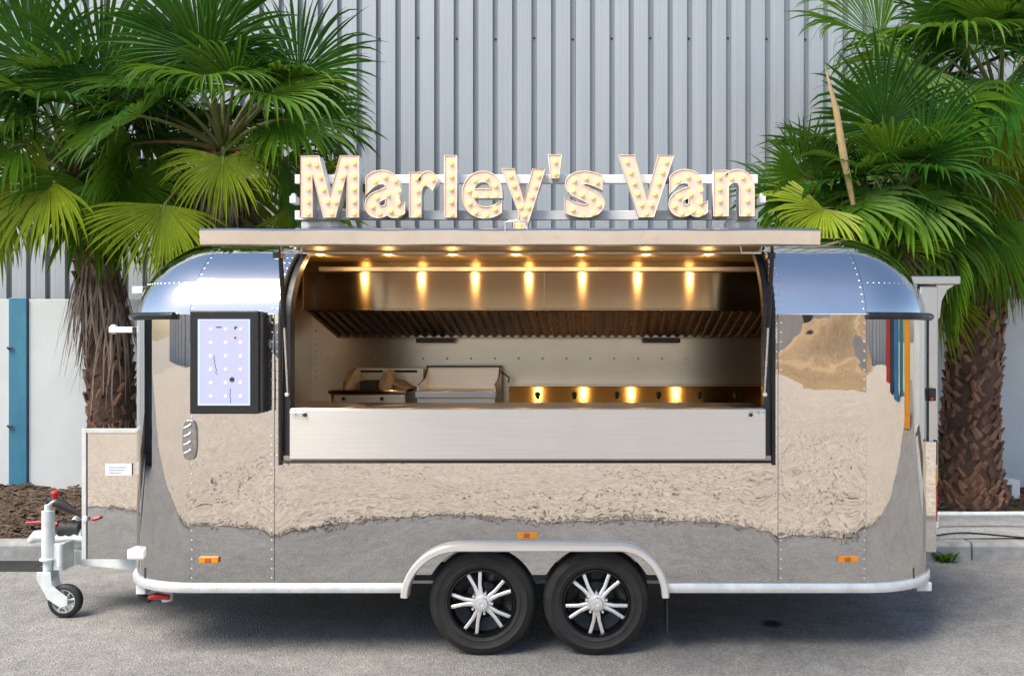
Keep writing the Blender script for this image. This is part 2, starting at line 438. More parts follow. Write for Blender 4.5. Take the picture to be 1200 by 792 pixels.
def front_panel(x0, x1, z0, z1, name, nx=None, fnb=None, cx=False):
    nx = nx or max(4, int((x1 - x0) / .02)); g = .0015
    def fn(u, v):
        x = x0 + g + (x1 - x0 - 2 * g) * u
        zb = max(z0, fnb(x)) if fnb else z0
        bul = .0025 * math.sin(math.pi * u) * math.sin(math.pi * v); z = zb + (z1 - zb) * v
        for xs in (XL, SX0, SX1, XR):       # skin pulled in along the riveted seams
            bul += .0011 * math.exp(-((x - xs) / .055) ** 2) * math.sin(z * 11 + xs * 3)
        bul += .0020 * math.sin(x * 2.3 + 1.0) * math.sin(z * 6.5 + x * 1.7)
        return (x, -.0035 - bul, z)
    return MB().grid(fn, nx, 40).build(name, MIR, van, 180)
front_panel(XL, SX0, ZB, ZS, 'side_panel')
front_panel(SX1, XR, ZB, ZS, 'side_panel')
front_panel(SX0, SX1, ZB, OZ, 'side_panel', 180, lambda x: arch(x) - .012 if -1.04 < x < .406 else ZB)
front_panel(SX0, OX0, OZ, ZS, 'jamb_panel', 2); front_panel(OX1, SX1, OZ, ZS, 'jamb_panel', 2)
# end sections: plan outline from the near corner round to the far corner
def end_pt(side, u, k):
    # u 0..1 around the end; k = scale (1 at the wall, cos t on the dome); returns x, y offset from (XL|XR, YB/2)
    hw, r = YB / 2, RC
    if u < 1 / 3:
        a = u * 3 * math.pi / 2; x = r * math.sin(a); y = -hw + r - r * math.cos(a)
    elif u < 2 / 3:
        x = r; y = -hw + r + (u - 1 / 3) * 3 * (2 * hw - 2 * r)
    else:
        a = (u - 2 / 3) * 3 * math.pi / 2; x = r * math.cos(a); y = hw - r + r * math.sin(a)
    X0 = XL if side < 0 else XR
    return X0 + side * x * k, YB / 2 + y * k
for side in (-1, 1):
    for (u0, u1, nm) in ((0, 1 / 3, 'corner_panel'), (1 / 3, 2 / 3, 'end_panel'), (2 / 3, 1, 'corner_panel')):
        def fn(u, v, u0=u0, u1=u1):
            x, y = end_pt(side, u0 + (u1 - u0) * u, 1); return (x, y, ZB + (ZS - ZB) * v)
        MB().grid(fn, 24, 12).build(nm, MIR, van, 180)
        for (v0, v1) in ((0, .22), (.22, 1)):
            def fd(u, v, u0=u0, u1=u1, v0=v0, v1=v1):
                t = tt(v0 + (v1 - v0) * v); k = math.cos(t) / math.cos(T0)
                x, y = end_pt(side, u0 + (u1 - u0) * u, k); return (x, y, prof_z(t))
            MB().grid(fd, 24, 16).build('dome_panel', 'mirror_roof', van, 180)
MB().grid(lambda u, v: (XL + (XR - XL) * u, YB + .001, ZB + (ZS - ZB) * v), 20, 6).build('back_panel', MIR, van, 180)
# roof strips
def t_at(s): return math.acos((1 - s / (YB / 2)) * math.cos(T0))
YH = .32; TH = t_at(YH); ZH = prof_z(TH)
def roof_strip(x0, x1, ta, tb, name):
    def fn(u, v):
        t = ta + (tb - ta) * v; return (x0 + .0015 + (x1 - x0 - .003) * u, prof_s(t), prof_z(t))
    MB().grid(fn, max(3, int((x1 - x0) / .06)), 28).build(name, 'mirror_roof', van, 180)
PI2 = math.pi / 2
roof_strip(XL, OX0, T0, math.pi - T0, 'roof_panel'); roof_strip(OX1, XR, T0, math.pi - T0, 'roof_panel')
roof_strip(OX0, OX1, TH, math.pi - T0, 'roof_panel')
# dark unseen sheets added behind the skins to stop light leaks
box('leak_blocker', (XL, .03, .62), (OX0 - .02, .05, 1.86), 'under_dark', van)
box('leak_blocker', (OX1 + .02, .03, .62), (XR, .05, 1.86), 'under_dark', van)
# floor and chassis
box('floor_pan', (XL - .30, .10, .40), (XR + .30, YB - .1, .47), 'under_dark', van)
for yy in (.42, 1.55):
    box('chassis_rail', (XL - .3, yy, .30), (XR + .35, yy + .07, .398), 'galvanised', van)
box('wheel_well', (-1.02, .30, .40), (.39, .36, .72), 'under_dark', van)
# bottom rail, following the corners; broken by the fender
def rail_path():
    pts = []
    for k in range(12, -1, -1):
        x, y = end_pt(-1, (1 / 3) * k / 12 * 1.0, 1); pts.append((x, y))
    return pts
def rail(pts, name):
    mb = MB(); ring = []
    for i, (x, y) in enumerate(pts):
        a = pts[max(0, i - 1)]; b = pts[min(len(pts) - 1, i + 1)]
        t = Vector((b[0] - a[0], b[1] - a[1])).normalized(); nrm = Vector((t.y, -t.x))   # outward
        ring.append([(x + nrm.x * q, y + nrm.y * q, z) for q, z in ((-.01, .362), (.016, .362), (.020, .372), (.020, .398), (.012, .412), (-.01, .412))])
    n_ = 6
    mb.add([p for r_ in ring for p in r_], [(i * n_ + k, (i + 1) * n_ + k, (i + 1) * n_ + (k + 1) % n_, i * n_ + (k + 1) % n_) for i in range(len(ring) - 1) for k in range(n_)] + [tuple(range(n_ - 1, -1, -1)), tuple((len(ring) - 1) * n_ + k for k in range(n_))])
    return mb.build(name, 'aluminium_trim', van, 40)
lp = [end_pt(-1, .36, 1)] + [end_pt(-1, (1 / 3) * k / 14, 1) for k in range(14, -1, -1)] + [(-1.6, 0), (-1.035, 0)]
rp = [(.402, 0), (1.0, 0)] + [end_pt(1, (1 / 3) * k / 14, 1) for k in range(0, 15)] + [end_pt(1, .36, 1)]
r1 = rail(lp, 'bottom_rail'); r2 = rail(rp, 'bottom_rail')
mb = MB()
for k in range(40):
    x = XL + .05 + k * .1
    if -1.05 < x < .42 or x > XR: continue
    mb.lathe([(0, -.003), (.004, -.003), (.0055, 0)], (x, -.0195, .386), 6)
mb.build('rail_screws', 'galvanised', r1, None, kind='stuff')
# fender trim
N = 64; xs = [-1.043 + .1 * 0 + (1.452) * (.5 - .5 * math.cos(math.pi * i / N)) for i in range(N + 1)]
path = [(x, arch(x)) for x in xs]
mb = MB(); ring = []
for i, (x, z) in enumerate(path):
    a = path[max(0, i - 1)]; b = path[min(N, i + 1)]
    t = Vector((b[0] - a[0], b[1] - a[1])).normalized(); nn = Vector((-t.y, t.x))
    ring.append([(x + nn.x * q, y, z + nn.y * q) for q, y in ((-.032, .03), (-.032, -.050), (-.026, -.058), (.0, -.058), (.008, -.048), (.010, .0), (.004, .03))])
mb.add([p for r_ in ring for p in r_], [(i * 7 + k, i * 7 + (k + 1) % 7, (i + 1) * 7 + (k + 1) % 7, (i + 1) * 7 + k) for i in range(N) for k in range(7)] + [tuple(range(7)), tuple(N * 7 + k for k in range(6, -1, -1))])
mb.build('fender_trim', 'fender_alu', van, 35)
# skirt in the wheel arch
HX = (W(564, 5.15), W(699, 5.15)); HZ = .297; WR = .297
def low(x):
    z = .452
    for h in HX:
        if abs(x - h) < .318: z = max(z, HZ + math.sqrt(.318 ** 2 - (x - h) ** 2))
    return z
def skirt(u, v):
    x = -1.02 + 1.405 * u; a = arch(x) - .015; b = min(a, low(x)) if -1.0 < x < .37 else min(a, .44)
    return (x, .022, b + (a - b) * v)
MB().grid(skirt, 140, 3).build('arch_skirt', 'mirror_box', van, 60)
# wheels
def wheel(cx, off):
    w = bpy.data.objects.new('wheel', None); COL.objects.link(w); w.location = (cx, .13, HZ); adopt_keep(w, van)
    c = (cx, .018, HZ)
    prof = [(.178, .03), (.186, .006), (.196, .002), (.206, .0), (.209, -.003), (.213, -.003), (.216, .0), (.228, -.003), (.240, -.004), (.243, -.007), (.248, -.007), (.251, -.003), (.262, .004), (.275, .012), (.284, .026), (.289, .05), (.289, .055), (.281, .056), (.281, .063), (.289, .064), (.290, .092), (.282, .093), (.282, .100), (.290, .101), (.289, .13), (.281, .131), (.281, .138), (.289, .139), (.284, .165), (.262, .188), (.19, .19)]
    prof = [(r if r < .2 else .2 + (r - .2) * 1.088, h) for r, h in prof]
    mb = MB().lathe(prof, c, 72)
    for k, p in enumerate(mb.v):      # flattened contact patch
        if p[2] < .006: mb.v[k] = (p[0], p[1] - (.006 if p[1] < .1 else -.004), .003)
    t = mb.build('tyre', 'tyre', w, 50)
    mb = MB().lathe([(.168, .0), (.172, .006), (.170, .02), (.173, .05)], c, 72)  # bead line raised lettering ring
    mb = MB().lathe([(.188, .003), (.184, -.004), (.176, -.006), (.171, .004), (.166, .05), (.10, .075), (.06, .06), (0, .06)], c, 56)
    mb.build('rim', 'rim_black', w, 40)
    for k in range(5):
        a0 = R(off + 72 * k)
        for s in (-1, 1):
            d0 = (.036 * math.cos(a0 + s * .18), .036 * math.sin(a0 + s * .18)); d1 = (.174 * math.cos(a0 + s * .205), .174 * math.sin(a0 + s * .205))
            dm = (.100 * math.cos(a0 + s * .150), .100 * math.sin(a0 + s * .150))
            mb = MB()
            pts = [d0, dm, d1]; ws = [.0120, .0090, .0095]; ring = []
            for i, (x, z) in enumerate(pts):
                q = pts[min(2, i + 1)]; p = pts[max(0, i - 1)]
                t_ = Vector((q[0] - p[0], q[1] - p[1])).normalized(); nn = Vector((-t_.y, t_.x)); yo = (-.002, .002, .006)[i]
                ring.append([(c[0] + x + nn.x * ws[i] * e, c[1] + yo + y, c[2] + z + nn.y * ws[i] * e) for e, y in ((-1, .02), (-1, .003), (-.5, 0), (.5, 0), (1, .003), (1, .02))])
            mb.add([p for r_ in ring for p in r_], [(i * 6 + j, i * 6 + (j + 1) % 6, (i + 1) * 6 + (j + 1) % 6, (i + 1) * 6 + j) for i in range(2) for j in range(6)] + [tuple(range(5, -1, -1)), tuple(12 + j for j in range(6))])
            mb.build('spoke', 'rim_silver', w, 30)
    MB().lathe([(.052, .03), (.052, .004), (.047, -.002), (.036, -.004), (.036, -.016), (.033, -.020), (.012, -.022), (.010, -.020), (0, -.020)], c, 32).build('hub_cap', 'rim_silver', w, 35)
    for k in range(5):
        a = R(off + 36 + 72 * k)
        MB().lathe([(0, -.014), (.007, -.014), (.008, -.010), (.008, .03)], (c[0] + .058 * math.cos(a), c[1] + .005, c[2] + .058 * math.sin(a)), 6).build('wheel_nut', 'rim_silver', w)
    MB().lathe([(.013, -.012), (.013, .02)], (c[0] + .125 * math.cos(R(off + 36)), c[1] + .04, c[2] + .125 * math.sin(R(off + 36))), 8)
def adopt_keep(o, parent):
    loc = o.location.copy(); o.parent = parent; o.matrix_parent_inverse = world_of(parent).inverted(); o.location = loc
wheel(HX[0], 105); wheel(HX[1], 126)
MB().tube([(HX[0], .26, HZ), (HX[0], 1.8, HZ)], .03, 10).build('axle', 'under_dark', van, 40)
MB().tube([(HX[1], .26, HZ), (HX[1], 1.8, HZ)], .03, 10).build('axle', 'under_dark', van, 40)
for h in HX:   # far-side wheels
    MB().lathe([(0, 0), (.18, 0), (.25, -.01), (.289, .04), (.289, .15), (.25, .18), (0, .18)], (h, 1.80, HZ), 40).build('tyre', 'tyre', van, 40)
box('mud_flap', (.410, .04, .12), (.416, .26, .44), 'black_matt', van)

# rivets along the seams
mb = MB()
def rivet(x, y, z, n=(0, -1, 0), r=.0068):
    n = Vector(n).normalized(); u = n.cross(Vector((0, 0, 1))); u = (u if u.length > .1 else Vector((1, 0, 0))).normalized(); w = n.cross(u); p = Vector((x, y, z))
    vs_ = [p + n * .0035] + [p + (u * math.cos(k * math.pi / 3) + w * math.sin(k * math.pi / 3)) * r for k in range(6)]
    mb.add(vs_, [(0, 1 + k, 1 + (k + 1) % 6) for k in range(6)])
for x, z0 in ((XL + .012, ZB), (SX0 + .014, OZ), (SX0 - .014, ZB), (SX1 - .008, OZ), (SX1 + .016, ZB), (XR - .012, ZB)):
    k = 0; z = z0 + .03
    while z < ZS - .02:
        rivet(x, -.005, z); z += .052
    t = T0 + .05
    while t < PI2:
        if t < TH or abs(x) > 1.76 or x > 1.03:
            nv = (0, -math.cos(t) * HR, math.sin(t) * YB / 2); rivet(x, prof_s(t) - .0005, prof_z(t) + .0005, nv)
        t += .075
for x in [SX0 + .05 + .052 * k for k in range(53)]:
    if not -.0 > 1: rivet(x, -.005, OZ - .022, r=.0045)
for side in (-1, 1):
    for u in [i / 60 for i in range(1, 40)]:
        t = tt(.22); k = math.cos(t) / math.cos(T0); x, y = end_pt(side, u, k); x2, y2 = end_pt(side, u, k * 1.1)
        rivet(x, y, prof_z(t), (x2 - x, y2 - y, .08), .005)
for sxx in (XL, XR):
    pass
mb.build('rivets', 'rivet', van, 180, kind='stuff')
# seam beads where wall meets roof
MB().tube([(XL, -.003, ZS), (SX0, -.003, ZS)], .004, 6).build('seam_bead', 'aluminium_trim', van, 60)
MB().tube([(SX1, -.003, ZS), (XR, -.003, ZS)], .004, 6).build('seam_bead', 'aluminium_trim', van, 60)
# black drip gutters round both corners
for side in (-1, 1):
    u0 = .035 if side < 0 else 0.0
    pts = []
    for k in range(15):
        x, y = end_pt(side, u0 + (.40 - u0) * k / 14, 1); x0c, y0c = end_pt(side, u0 + (.40 - u0) * k / 14, 1.0)
        cx_, cy_ = (XL if side < 0 else XR), YB / 2
        d = Vector((x - (XL + side * 0 if side < 0 else XR), 0)); 
        a = min(1, (u0 + (.40 - u0) * k / 14) * 3) * PI2
        pts.append((x + side * math.sin(a) * .022, y - math.cos(a) * .022, ZS - .008))
    MB().tube(pts, .021, 10).build('drip_gutter', 'black_paint', van, 60)

# --- serving opening: frame, seals, interior
def jamb_path(x, off=0.0, n=18):
    pts = [(x, -.004 - off, OZ - .02), (x, -.004 - off, ZS)]
    for k in range(1, n + 1):
        t = T0 + (TH - T0) * k / n; pts.append((x, prof_s(t) - .004 - off * .8, prof_z(t)))
    return pts
for x, nm in ((OX0 + .006, 'seal'), (OX1 - .004, 'seal')):
    MB().tube(jamb_path(x, .006), .011, 8).build('hatch_seal', 'rubber', van, 60)
for x in (OX0 + .035, OX1 - .035):
    MB().tube([(p[0], p[1] + .035, p[2]) for p in jamb_path(x)], .009, 6).build('inner_seal', 'rubber', van, 60)
for xa, xb in ((OX0 + .012, OX0 + .052), (OX1 - .052, OX1 - .012)):
    pl = jamb_path(0)
    poly = [(p[1] + .02, p[2]) for p in pl] + [(p[1] + .10, p[2] - (.0 if i > 0 else 0)) for i, p in reversed(list(enumerate(pl)))]
    MB().extr_x(poly, xa, xb).build('door_jamb', 'dark_fitting', van)
MB().tube([(OX0 + .01, -.010, OZ - .004), (OX1 - .01, -.010, OZ - .004)], .007, 6).build('hatch_seal', 'rubber', van, 60)
box('sill', (OX0 + .012, .0, OZ + .002), (OX1 - .012, .10, OZ + .03), 'steel_dark', van)
# front drop flap with its latches
FX0, FX1 = W(340, 5.14), W(897, 5.14); FZ0, FZ1 = OZ + .012, Z(479, 5.14)
flap = box('counter_flap', (FX0, -.020, FZ0), (FX1, .010, FZ1), 'steel_pale', van, .004)
for (pxa, pxb) in ((340, 357), (880, 897)):
    xa, xb = W(pxa, 5.12), W(pxb, 5.12); zz = Z(484.5, 5.12)
    MB().tube([(xa, -.032, zz + .006), ((xa + xb) / 2, -.036, zz + .006), (xb, -.032, zz + .003)], .0055, 8).box((xa + .012, -.034, zz - .008), (xa + .028, -.02, zz + .016)).box((xb - .03, -.034, zz - .008), (xb - .012, -.02, zz + .014)).build('latch', 'rim_silver', flap, 40)
    e = xb if pxa < 500 else xa
    MB().lathe([(0, -.018), (.009, -.016), (.011, 0)], (e, -.02, zz - .008), 10).build('latch_knob', 'dark_fitting', flap, 40)
# counter
ZC = Z(479, 5.15) + .004
box('counter_top', (OX0 + .055, .012, ZC - .025), (OX1 - .055, .44, ZC), 'steel', van, .004)
box('counter_cabinet', (OX0 + .06, .12, .50), (OX1 - .06, .42, ZC - .027), 'steel_pale', van)
# interior walls
IX0, IX1, IY = -2.12, 1.46, 1.90
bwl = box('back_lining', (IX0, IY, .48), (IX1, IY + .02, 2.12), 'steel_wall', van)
mb = MB()
for k in range(26):
    x = IX0 + .12 + k * .18
    if x < IX1: mb.lathe([(0, -.004), (.006, -.003), (.008, 0)], (x, IY, Z(420, 7.05)), 6)
for k in range(9): mb.lathe([(0, -.004), (.006, -.003), (.008, 0)], (IX0 + .03, IY, Z(388, 7.05) - k * .05), 6)
mb.build('lining_screws', 'rivet', bwl, 60, kind='stuff')
lin = [(.10, .48), (.10, 1.98), (.22, 2.14), (.36, 2.24), (1.5, 2.245), (1.75, 2.16), (IY, 2.04), (IY, .48)]
MB().extr_x(lin, IX0 - .02, IX0).build('end_lining', 'steel_pale', van); MB().extr_x(lin, IX1, IX1 + .02).build('end_lining', 'steel', van)
box('interior_floor', (IX0, .10, .475), (IX1, IY, .49), 'under_dark', van)
# cove between back wall and ceiling, ceiling
MB().extr_x([(.338, 2.250), (.5, 2.256), (1.12, 2.268), (1.5, 2.24), (1.75, 2.16), (1.90, 2.05), (1.91, 2.06), (1.76, 2.172), (1.5, 2.252), (1.12, 2.280), (.5, 2.268), (.338, 2.256)], IX0, IX1).build('ceiling', 'steel_ceiling_glow', van, 40)
box('hinge_rail', (OX0 + .01, .322, 2.2505), (OX1 - .01, .336, 2.262), 'steel', van)
# exhaust hood
HD = 6.2; HY0 = HD + CAMY
hx0, hx1 = W(355, HD), IX1 - .01
hz1, hz0 = Z(319, HD), Z(362, HD); hzb = Z(393, 6.95); yb = 6.95 + CAMY
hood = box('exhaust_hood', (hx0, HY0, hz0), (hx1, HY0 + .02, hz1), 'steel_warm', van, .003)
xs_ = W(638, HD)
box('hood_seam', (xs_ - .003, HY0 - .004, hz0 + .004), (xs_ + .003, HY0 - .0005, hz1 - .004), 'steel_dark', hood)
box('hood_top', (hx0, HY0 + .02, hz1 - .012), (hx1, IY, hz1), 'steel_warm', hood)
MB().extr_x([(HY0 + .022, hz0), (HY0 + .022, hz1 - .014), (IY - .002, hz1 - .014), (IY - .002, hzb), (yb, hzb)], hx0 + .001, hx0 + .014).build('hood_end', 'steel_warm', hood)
box('ceiling_fascia', (hx0, HY0 + .022, hz1 + .001), (hx1, HY0 + .030, 2.266), 'steel_gold_glare', hood)
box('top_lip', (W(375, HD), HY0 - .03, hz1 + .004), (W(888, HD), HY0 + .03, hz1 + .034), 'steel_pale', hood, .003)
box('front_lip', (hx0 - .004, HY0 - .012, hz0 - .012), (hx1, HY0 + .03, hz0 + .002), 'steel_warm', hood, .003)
# baffle filters: frame plus single slats
sl_n = Vector((0, -(hz0 - hzb), -(yb - HY0 - .03))).normalized()   # facing down and to the front
A0 = Vector((0, HY0 + .03, hz0 - .004)); B0 = Vector((0, yb, hzb))
MB().add([(hx0 + .015, *A0.yz), (hx1, *A0.yz), (hx1, *B0.yz), (hx0 + .015, *B0.yz)], [(0, 1, 2, 3)]).build('filter_back', 'black_paint', hood)
nb = 52; step = (hx1 - hx0 - .03) / nb
brushed('baffle', (.17, .10, .05), .32, (0, 0, 1), .4)
for k in range(nb):
    xa = hx0 + .02 + k * step; wv = step * .56
    off = sl_n * .012
    vs_ = []
    for P in (A0, B0):
        for dx, q in ((0, 0), (0, 1), (wv * .25, 1.5), (wv * .75, 1.5), (wv, 1), (wv, 0)):
            p = Vector((xa + dx, P.y, P.z)) + sl_n * (.012 * q); vs_.append(p)
    MB().add(vs_, [(i, i + 1, i + 7, i + 6) for i in range(5)] + [(0, 5, 4, 3, 2, 1), (6, 7, 8, 9, 10, 11)]).build('baffle_slat', 'baffle', hood)
box('grease_trough', (hx0 + .02, yb - .02, hzb - .02), (hx1, IY - .002, hzb + .004), 'steel_dark', hood, .003)
for px in (510, 775):
    box('grease_cup', (W(px - 22, 6.95), yb - .03, hzb - .055), (W(px + 22, 6.95), yb + .10, hzb - .021), 'dark_fitting', hood, .004)
# back bench with cooker panel
ZK = 1.285
box('back_bench', (IX0 + .002, 1.28, .492), (IX1 - .002, IY - .002, ZK), 'steel', van, .004)
cx0, cx1 = W(596, 6.6), IX1 - .004
zk1 = Z(453, 6.6)
cook = MB().extr_x([(1.425, ZK + .001), (1.425 + (zk1 - ZK) * math.tan(R(22)), zk1), (IY - .004, zk1), (IY - .004, ZK + .001)], cx0, cx1).build('cooker_panel', 'steel_gold_glare', van, None, .004)
for px in (630, 673, 723, 772, 820, 863):
    MB().lathe([(0, -.03), (.014, -.03), (.017, -.002), (.02, 0)], (W(px, 6.6), 1.452, Z(462, 6.6)), 14).build('knob', 'black_paint', cook, 40)
# ceiling downlights (lit in the photograph)
for px in (375, 455, 530, 605, 680, 757, 830):
    x = W(px, 5.65)
    dl = MB().lathe([(.030, .0), (.030, -.003), (.024, -.004), (.021, -.002)], (x, .50, 2.2555), 20, 'z').build('downlight', 'steel_gold_glare', van, 40)
    MB().lathe([(0, -.001), (.021, 0)], (x, .50, 2.2535), 16, 'z').build('lamp_lens', 'led_warm', dl)
    ld = bpy.data.lights.new('downlight_lamp', 'POINT'); ld.shadow_soft_size = .022; ld.energy = 1.1; ld.color = (1, .60, .22)
    lo = bpy.data.objects.new('downlight_lamp', ld); COL.objects.link(lo); lo.location = (x, .50, 2.20); adopt_keep(lo, dl)

# --- raised hatch
HXa, HXb = OX0 + .012, OX1 - .006
top = [(.335, 2.285), (.28, 2.335), (.2, 2.362), (.1, 2.374), (0, 2.374), (-.15, 2.357), (-.3, 2.337), (-.5, 2.311), (-.7, 2.284), (-.9, 2.258), (-1.04, 2.240), (-1.07, 2.236), (-1.0835, 2.226)]
bot = [(-1.073, 2.168), (-1.06, 2.163), (-.9, 2.180), (-.7, 2.206), (-.5, 2.232), (-.3, 2.254), (-.1, 2.268), (.1, 2.275), (.25, 2.272), (.335, 2.262)]
poly = top + bot
mb = MB(); n = len(poly); NX = 40
vs_ = []; 
for i in range(NX + 1):
    x = HXa + (HXb - HXa) * i / NX
    vs_ += [(x, y, z + .0015 * math.sin(i * .9) * (1 if k in (11, 12, 13, 14) else 0)) for k, (y, z) in enumerate(poly)]
fs = [(i * n + k, i * n + (k + 1) % n, (i + 1) * n + (k + 1) % n, (i + 1) * n + k) for i in range(NX) for k in range(n)] + [tuple(range(n)), tuple(NX * n + k for k in range(n - 1, -1, -1))]
mb.add(vs_, fs)
hatch = mb.build('serving_hatch', 'mirror_hatch', van, 14)
lp_ = [(-1.03, 2.1632), (-.9, 2.1765), (-.7, 2.2025), (-.5, 2.2285), (-.3, 2.2505), (-.1, 2.2645), (.1, 2.2715), (.25, 2.2685), (.318, 2.262)]
brushed('hatch_inner', (.50, .36, .20), .55, (0, 1, 0), .3)
MB().extr_x(lp_ + [(y, z + .002) for y, z in reversed(lp_)], HXa + .03, HXb - .03).build('hatch_lining', 'hatch_inner', hatch)
hx = W(602, 4.05)
MB().tube([(hx - .04, -1.06, 2.24), (hx - .04, -1.075, 2.262), (hx - .02, -1.08, 2.268), (hx + .04, -1.08, 2.268), (hx + .055, -1.075, 2.262), (hx + .055, -1.06, 2.24)], .005, 6).build('handle', 'rim_silver', hatch, 60)
for px in (342, 880):
    xh = W(px, 4.4); MB().tube([(xh - .05, -.75, 2.2), (xh - .045, -.76, 2.16), (xh + .045, -.76, 2.16), (xh + .05, -.75, 2.2)], .005, 6).build('hook', 'rim_silver', hatch, 60)
# gas struts
for (xt, xb) in ((W(329, 4.93), W(337, 5.17)), (W(904.5, 4.93), W(896, 5.17))):
    a = Vector((xt, -.22, Z(301, 4.93))); b = Vector((xb, .02, Z(462, 5.17))); m_ = a + (b - a) * .50
    st = MB().tube([a, m_], .013, 10).build('gas_strut', 'black_paint', van, 50)
    MB().tube([m_, b], .006, 8).build('piston_rod', 'rim_silver', st, 50)
    MB().box((xt - .03, -.26, a.z - .012), (xt + .012, -.19, a.z + .02)).box((xt - .008, -.235, a.z + .02), (xt + .008, -.20, 2.262)).build('strut_bracket', 'dark_fitting', st, None, .004)
    MB().lathe([(0, -.02), (.012, -.018), (.014, 0)], (xb, .02, b.z), 8).build('strut_ball', 'rim_silver', st, 50)

# --- lit menu board
MD = 5.06
mx0, mx1, mz0, mz1 = W(222, MD), W(303, MD), Z(485, MD), Z(364, MD)
mbd = box('menu_board', (mx0, -.088, mz0), (mx1, -.006, mz1), 'black_paint', van, .006)
box('door_edge', (mx1 - .002, -.078, mz0 + .01), (mx1 + .022, -.004, mz1 - .008), 'black_matt', mbd, .004)
s0, s1, t0_, t1_ = W(232, MD), W(293, MD), Z(475, MD), Z(374, MD)
scr = box('lit_panel', (s0, -.0905, t0_), (s1, -.086, t1_), 'screen', mbd)
for a, b in (((s0, t0_), (s0 + .012, t1_)), ((s1 - .008, t0_), (s1, t1_)), ((s0 + .012, t0_), (s1 - .008, t0_ + .01)), ((s0 + .012, t1_ - .008), (s1 - .008, t1_))):
    box('lit_border', (a[0], -.0925, a[1]), (b[0], -.0903, b[1]), 'screen_edge', scr)
for i in range(3):
    for j in range(6):
        x = s0 + (s1 - s0) * (.245 + .285 * i); z = t1_ - (t1_ - t0_) * (.115 + .155 * j)
        MB().lathe([(0, -.003), (.0075, -.003), (.009, 0)], (x, -.0905, z), 10).build('led', 'led_cold', scr)
for (u, v, w_, h_) in ((.35, .1, .03, .006), (.70, .12, .008, .016), (.72, .10, .012, .006)):
    box('print_mark', (s0 + (s1 - s0) * u, -.0912, t1_ - (t1_ - t0_) * v), (s0 + (s1 - s0) * u + w_, -.0904, t1_ - (t1_ - t0_) * v + h_), 'black_matt', scr)
def scrib(u, v, pts):
    MB().tube([(s0 + (s1 - s0) * (u + a * .01), -.0915, t1_ - (t1_ - t0_) * (v + b * .01)) for a, b in pts], .0014, 4).build('scribble', 'black_matt', scr)
scrib(.30, .42, [(0, 0), (2, 2), (0, 4), (3, 6), (1, 9), (4, 11), (3, 14), (6, 16), (4, 20), (8, 22)])
scrib(.62, .80, [(0, 0), (.5, 5), (-1, 8), (1, 12), (0, 18)])
MB().lathe([(0, -.003), (.013, -.003), (.014, 0)], (s0 + (s1 - s0) * .655, -.0905, t1_ - (t1_ - t0_) * .70), 12).build('sticker', 'dark_fitting', scr)
MB().lathe([(0, -.003), (.006, -.003), (.007, 0)], (s0 + (s1 - s0) * .715, -.0905, t1_ - (t1_ - t0_) * .215), 10).build('sticker', 'red_plastic', scr)
for zz in (Z(372, 5.14), Z(402, 5.14)):
    box('hinge_plate', (W(311, 5.14), -.014, zz - .03), (W(317, 5.14), -.002, zz + .02), 'lock_grey', van, .003)
# recessed lever lock below the board
lx0, lx1, lz0, lz1 = W(213, 5.13), W(230, 5.13), Z(539, 5.13), Z(492, 5.13)
pts = []
for k in range(20):
    a = 2 * math.pi * k / 20; pts.append(((lx0 + lx1) / 2 + (lx1 - lx0) / 2 * math.copysign(abs(math.cos(a)) ** .6, math.cos(a)), (lz0 + lz1) / 2 + (lz1 - lz0) / 2 * math.copysign(abs(math.sin(a)) ** .7, math.sin(a))))
lk = MB().prism(pts, -.016, -.002).build('door_lock', 'lock_grey', van, None, .003)
for k in range(4):
    z = lz0 + (lz1 - lz0) * (.17 + .21 * k); MB().tube([(lx0 + .012, -.018, z), (lx0 + .035, -.022, z + .008), (lx0 + .05, -.018, z + .02)], .006, 6).build('lock_ridge', 'rivet', lk, 60)
# side marker lamps
for (pa, pb, py) in ((233, 256, 656), (606, 630, 627), (982, 1006, 655)):
    a, b = W(pa, 5.13), W(pb, 5.13); z = Z(py, 5.13)
    mk = box('marker_lamp', (a, -.022, z - .017), (b, -.003, z + .017), 'amber', van, .004)
    box('marker_reflector', ((a + b) / 2 - .02, -.025, z - .012), ((a + b) / 2 + .012, -.020, z + .012), 'amber_dark', mk, .002)

# --- drawbar, gas locker, jockey wheel at the front end
ex = XL - RC
DB = 6.15 + CAMY
def beam(p, q, w, h, name='drawbar_beam', mat='galvanised'):
    p, q = Vector(p), Vector(q); t = (q - p).normalized(); s = t.cross(Vector((0, 0, 1))).normalized() * w / 2; u = Vector((0, 0, h / 2))
    v = [p - s - u, p + s - u, p + s + u, p - s + u, q - s - u, q + s - u, q + s + u, q - s + u]
    return MB().add(v, [(0, 1, 2, 3), (7, 6, 5, 4), (0, 4, 5, 1), (1, 5, 6, 2), (2, 6, 7, 3), (3, 7, 4, 0)]).build(name, mat, van, None, .006)
beam((ex + .35, .62, .322), (-3.44, .96, .345), .07, .092)
beam((ex + .35, 1.46, .322), (-3.44, 1.10, .345), .07, .092)
box('coupling_plinth', (-3.46, .94, .392), (-3.30, 1.12, .456), 'galvanised', van, .005)
MB().add([(-3.5, .92, .462), (-3.5, 1.14, .462), (-2.75, 1.38, .462), (-2.75, .70, .462), (-3.5, .92, .455), (-3.5, 1.14, .455), (-2.75, 1.38, .455), (-2.75, .70, .455)], [(0, 1, 2, 3), (7, 6, 5, 4), (0, 3, 7, 4), (1, 5, 6, 2), (0, 4, 5, 1), (2, 6, 7, 3)]).build('drawbar_plate', 'galvanised', van)
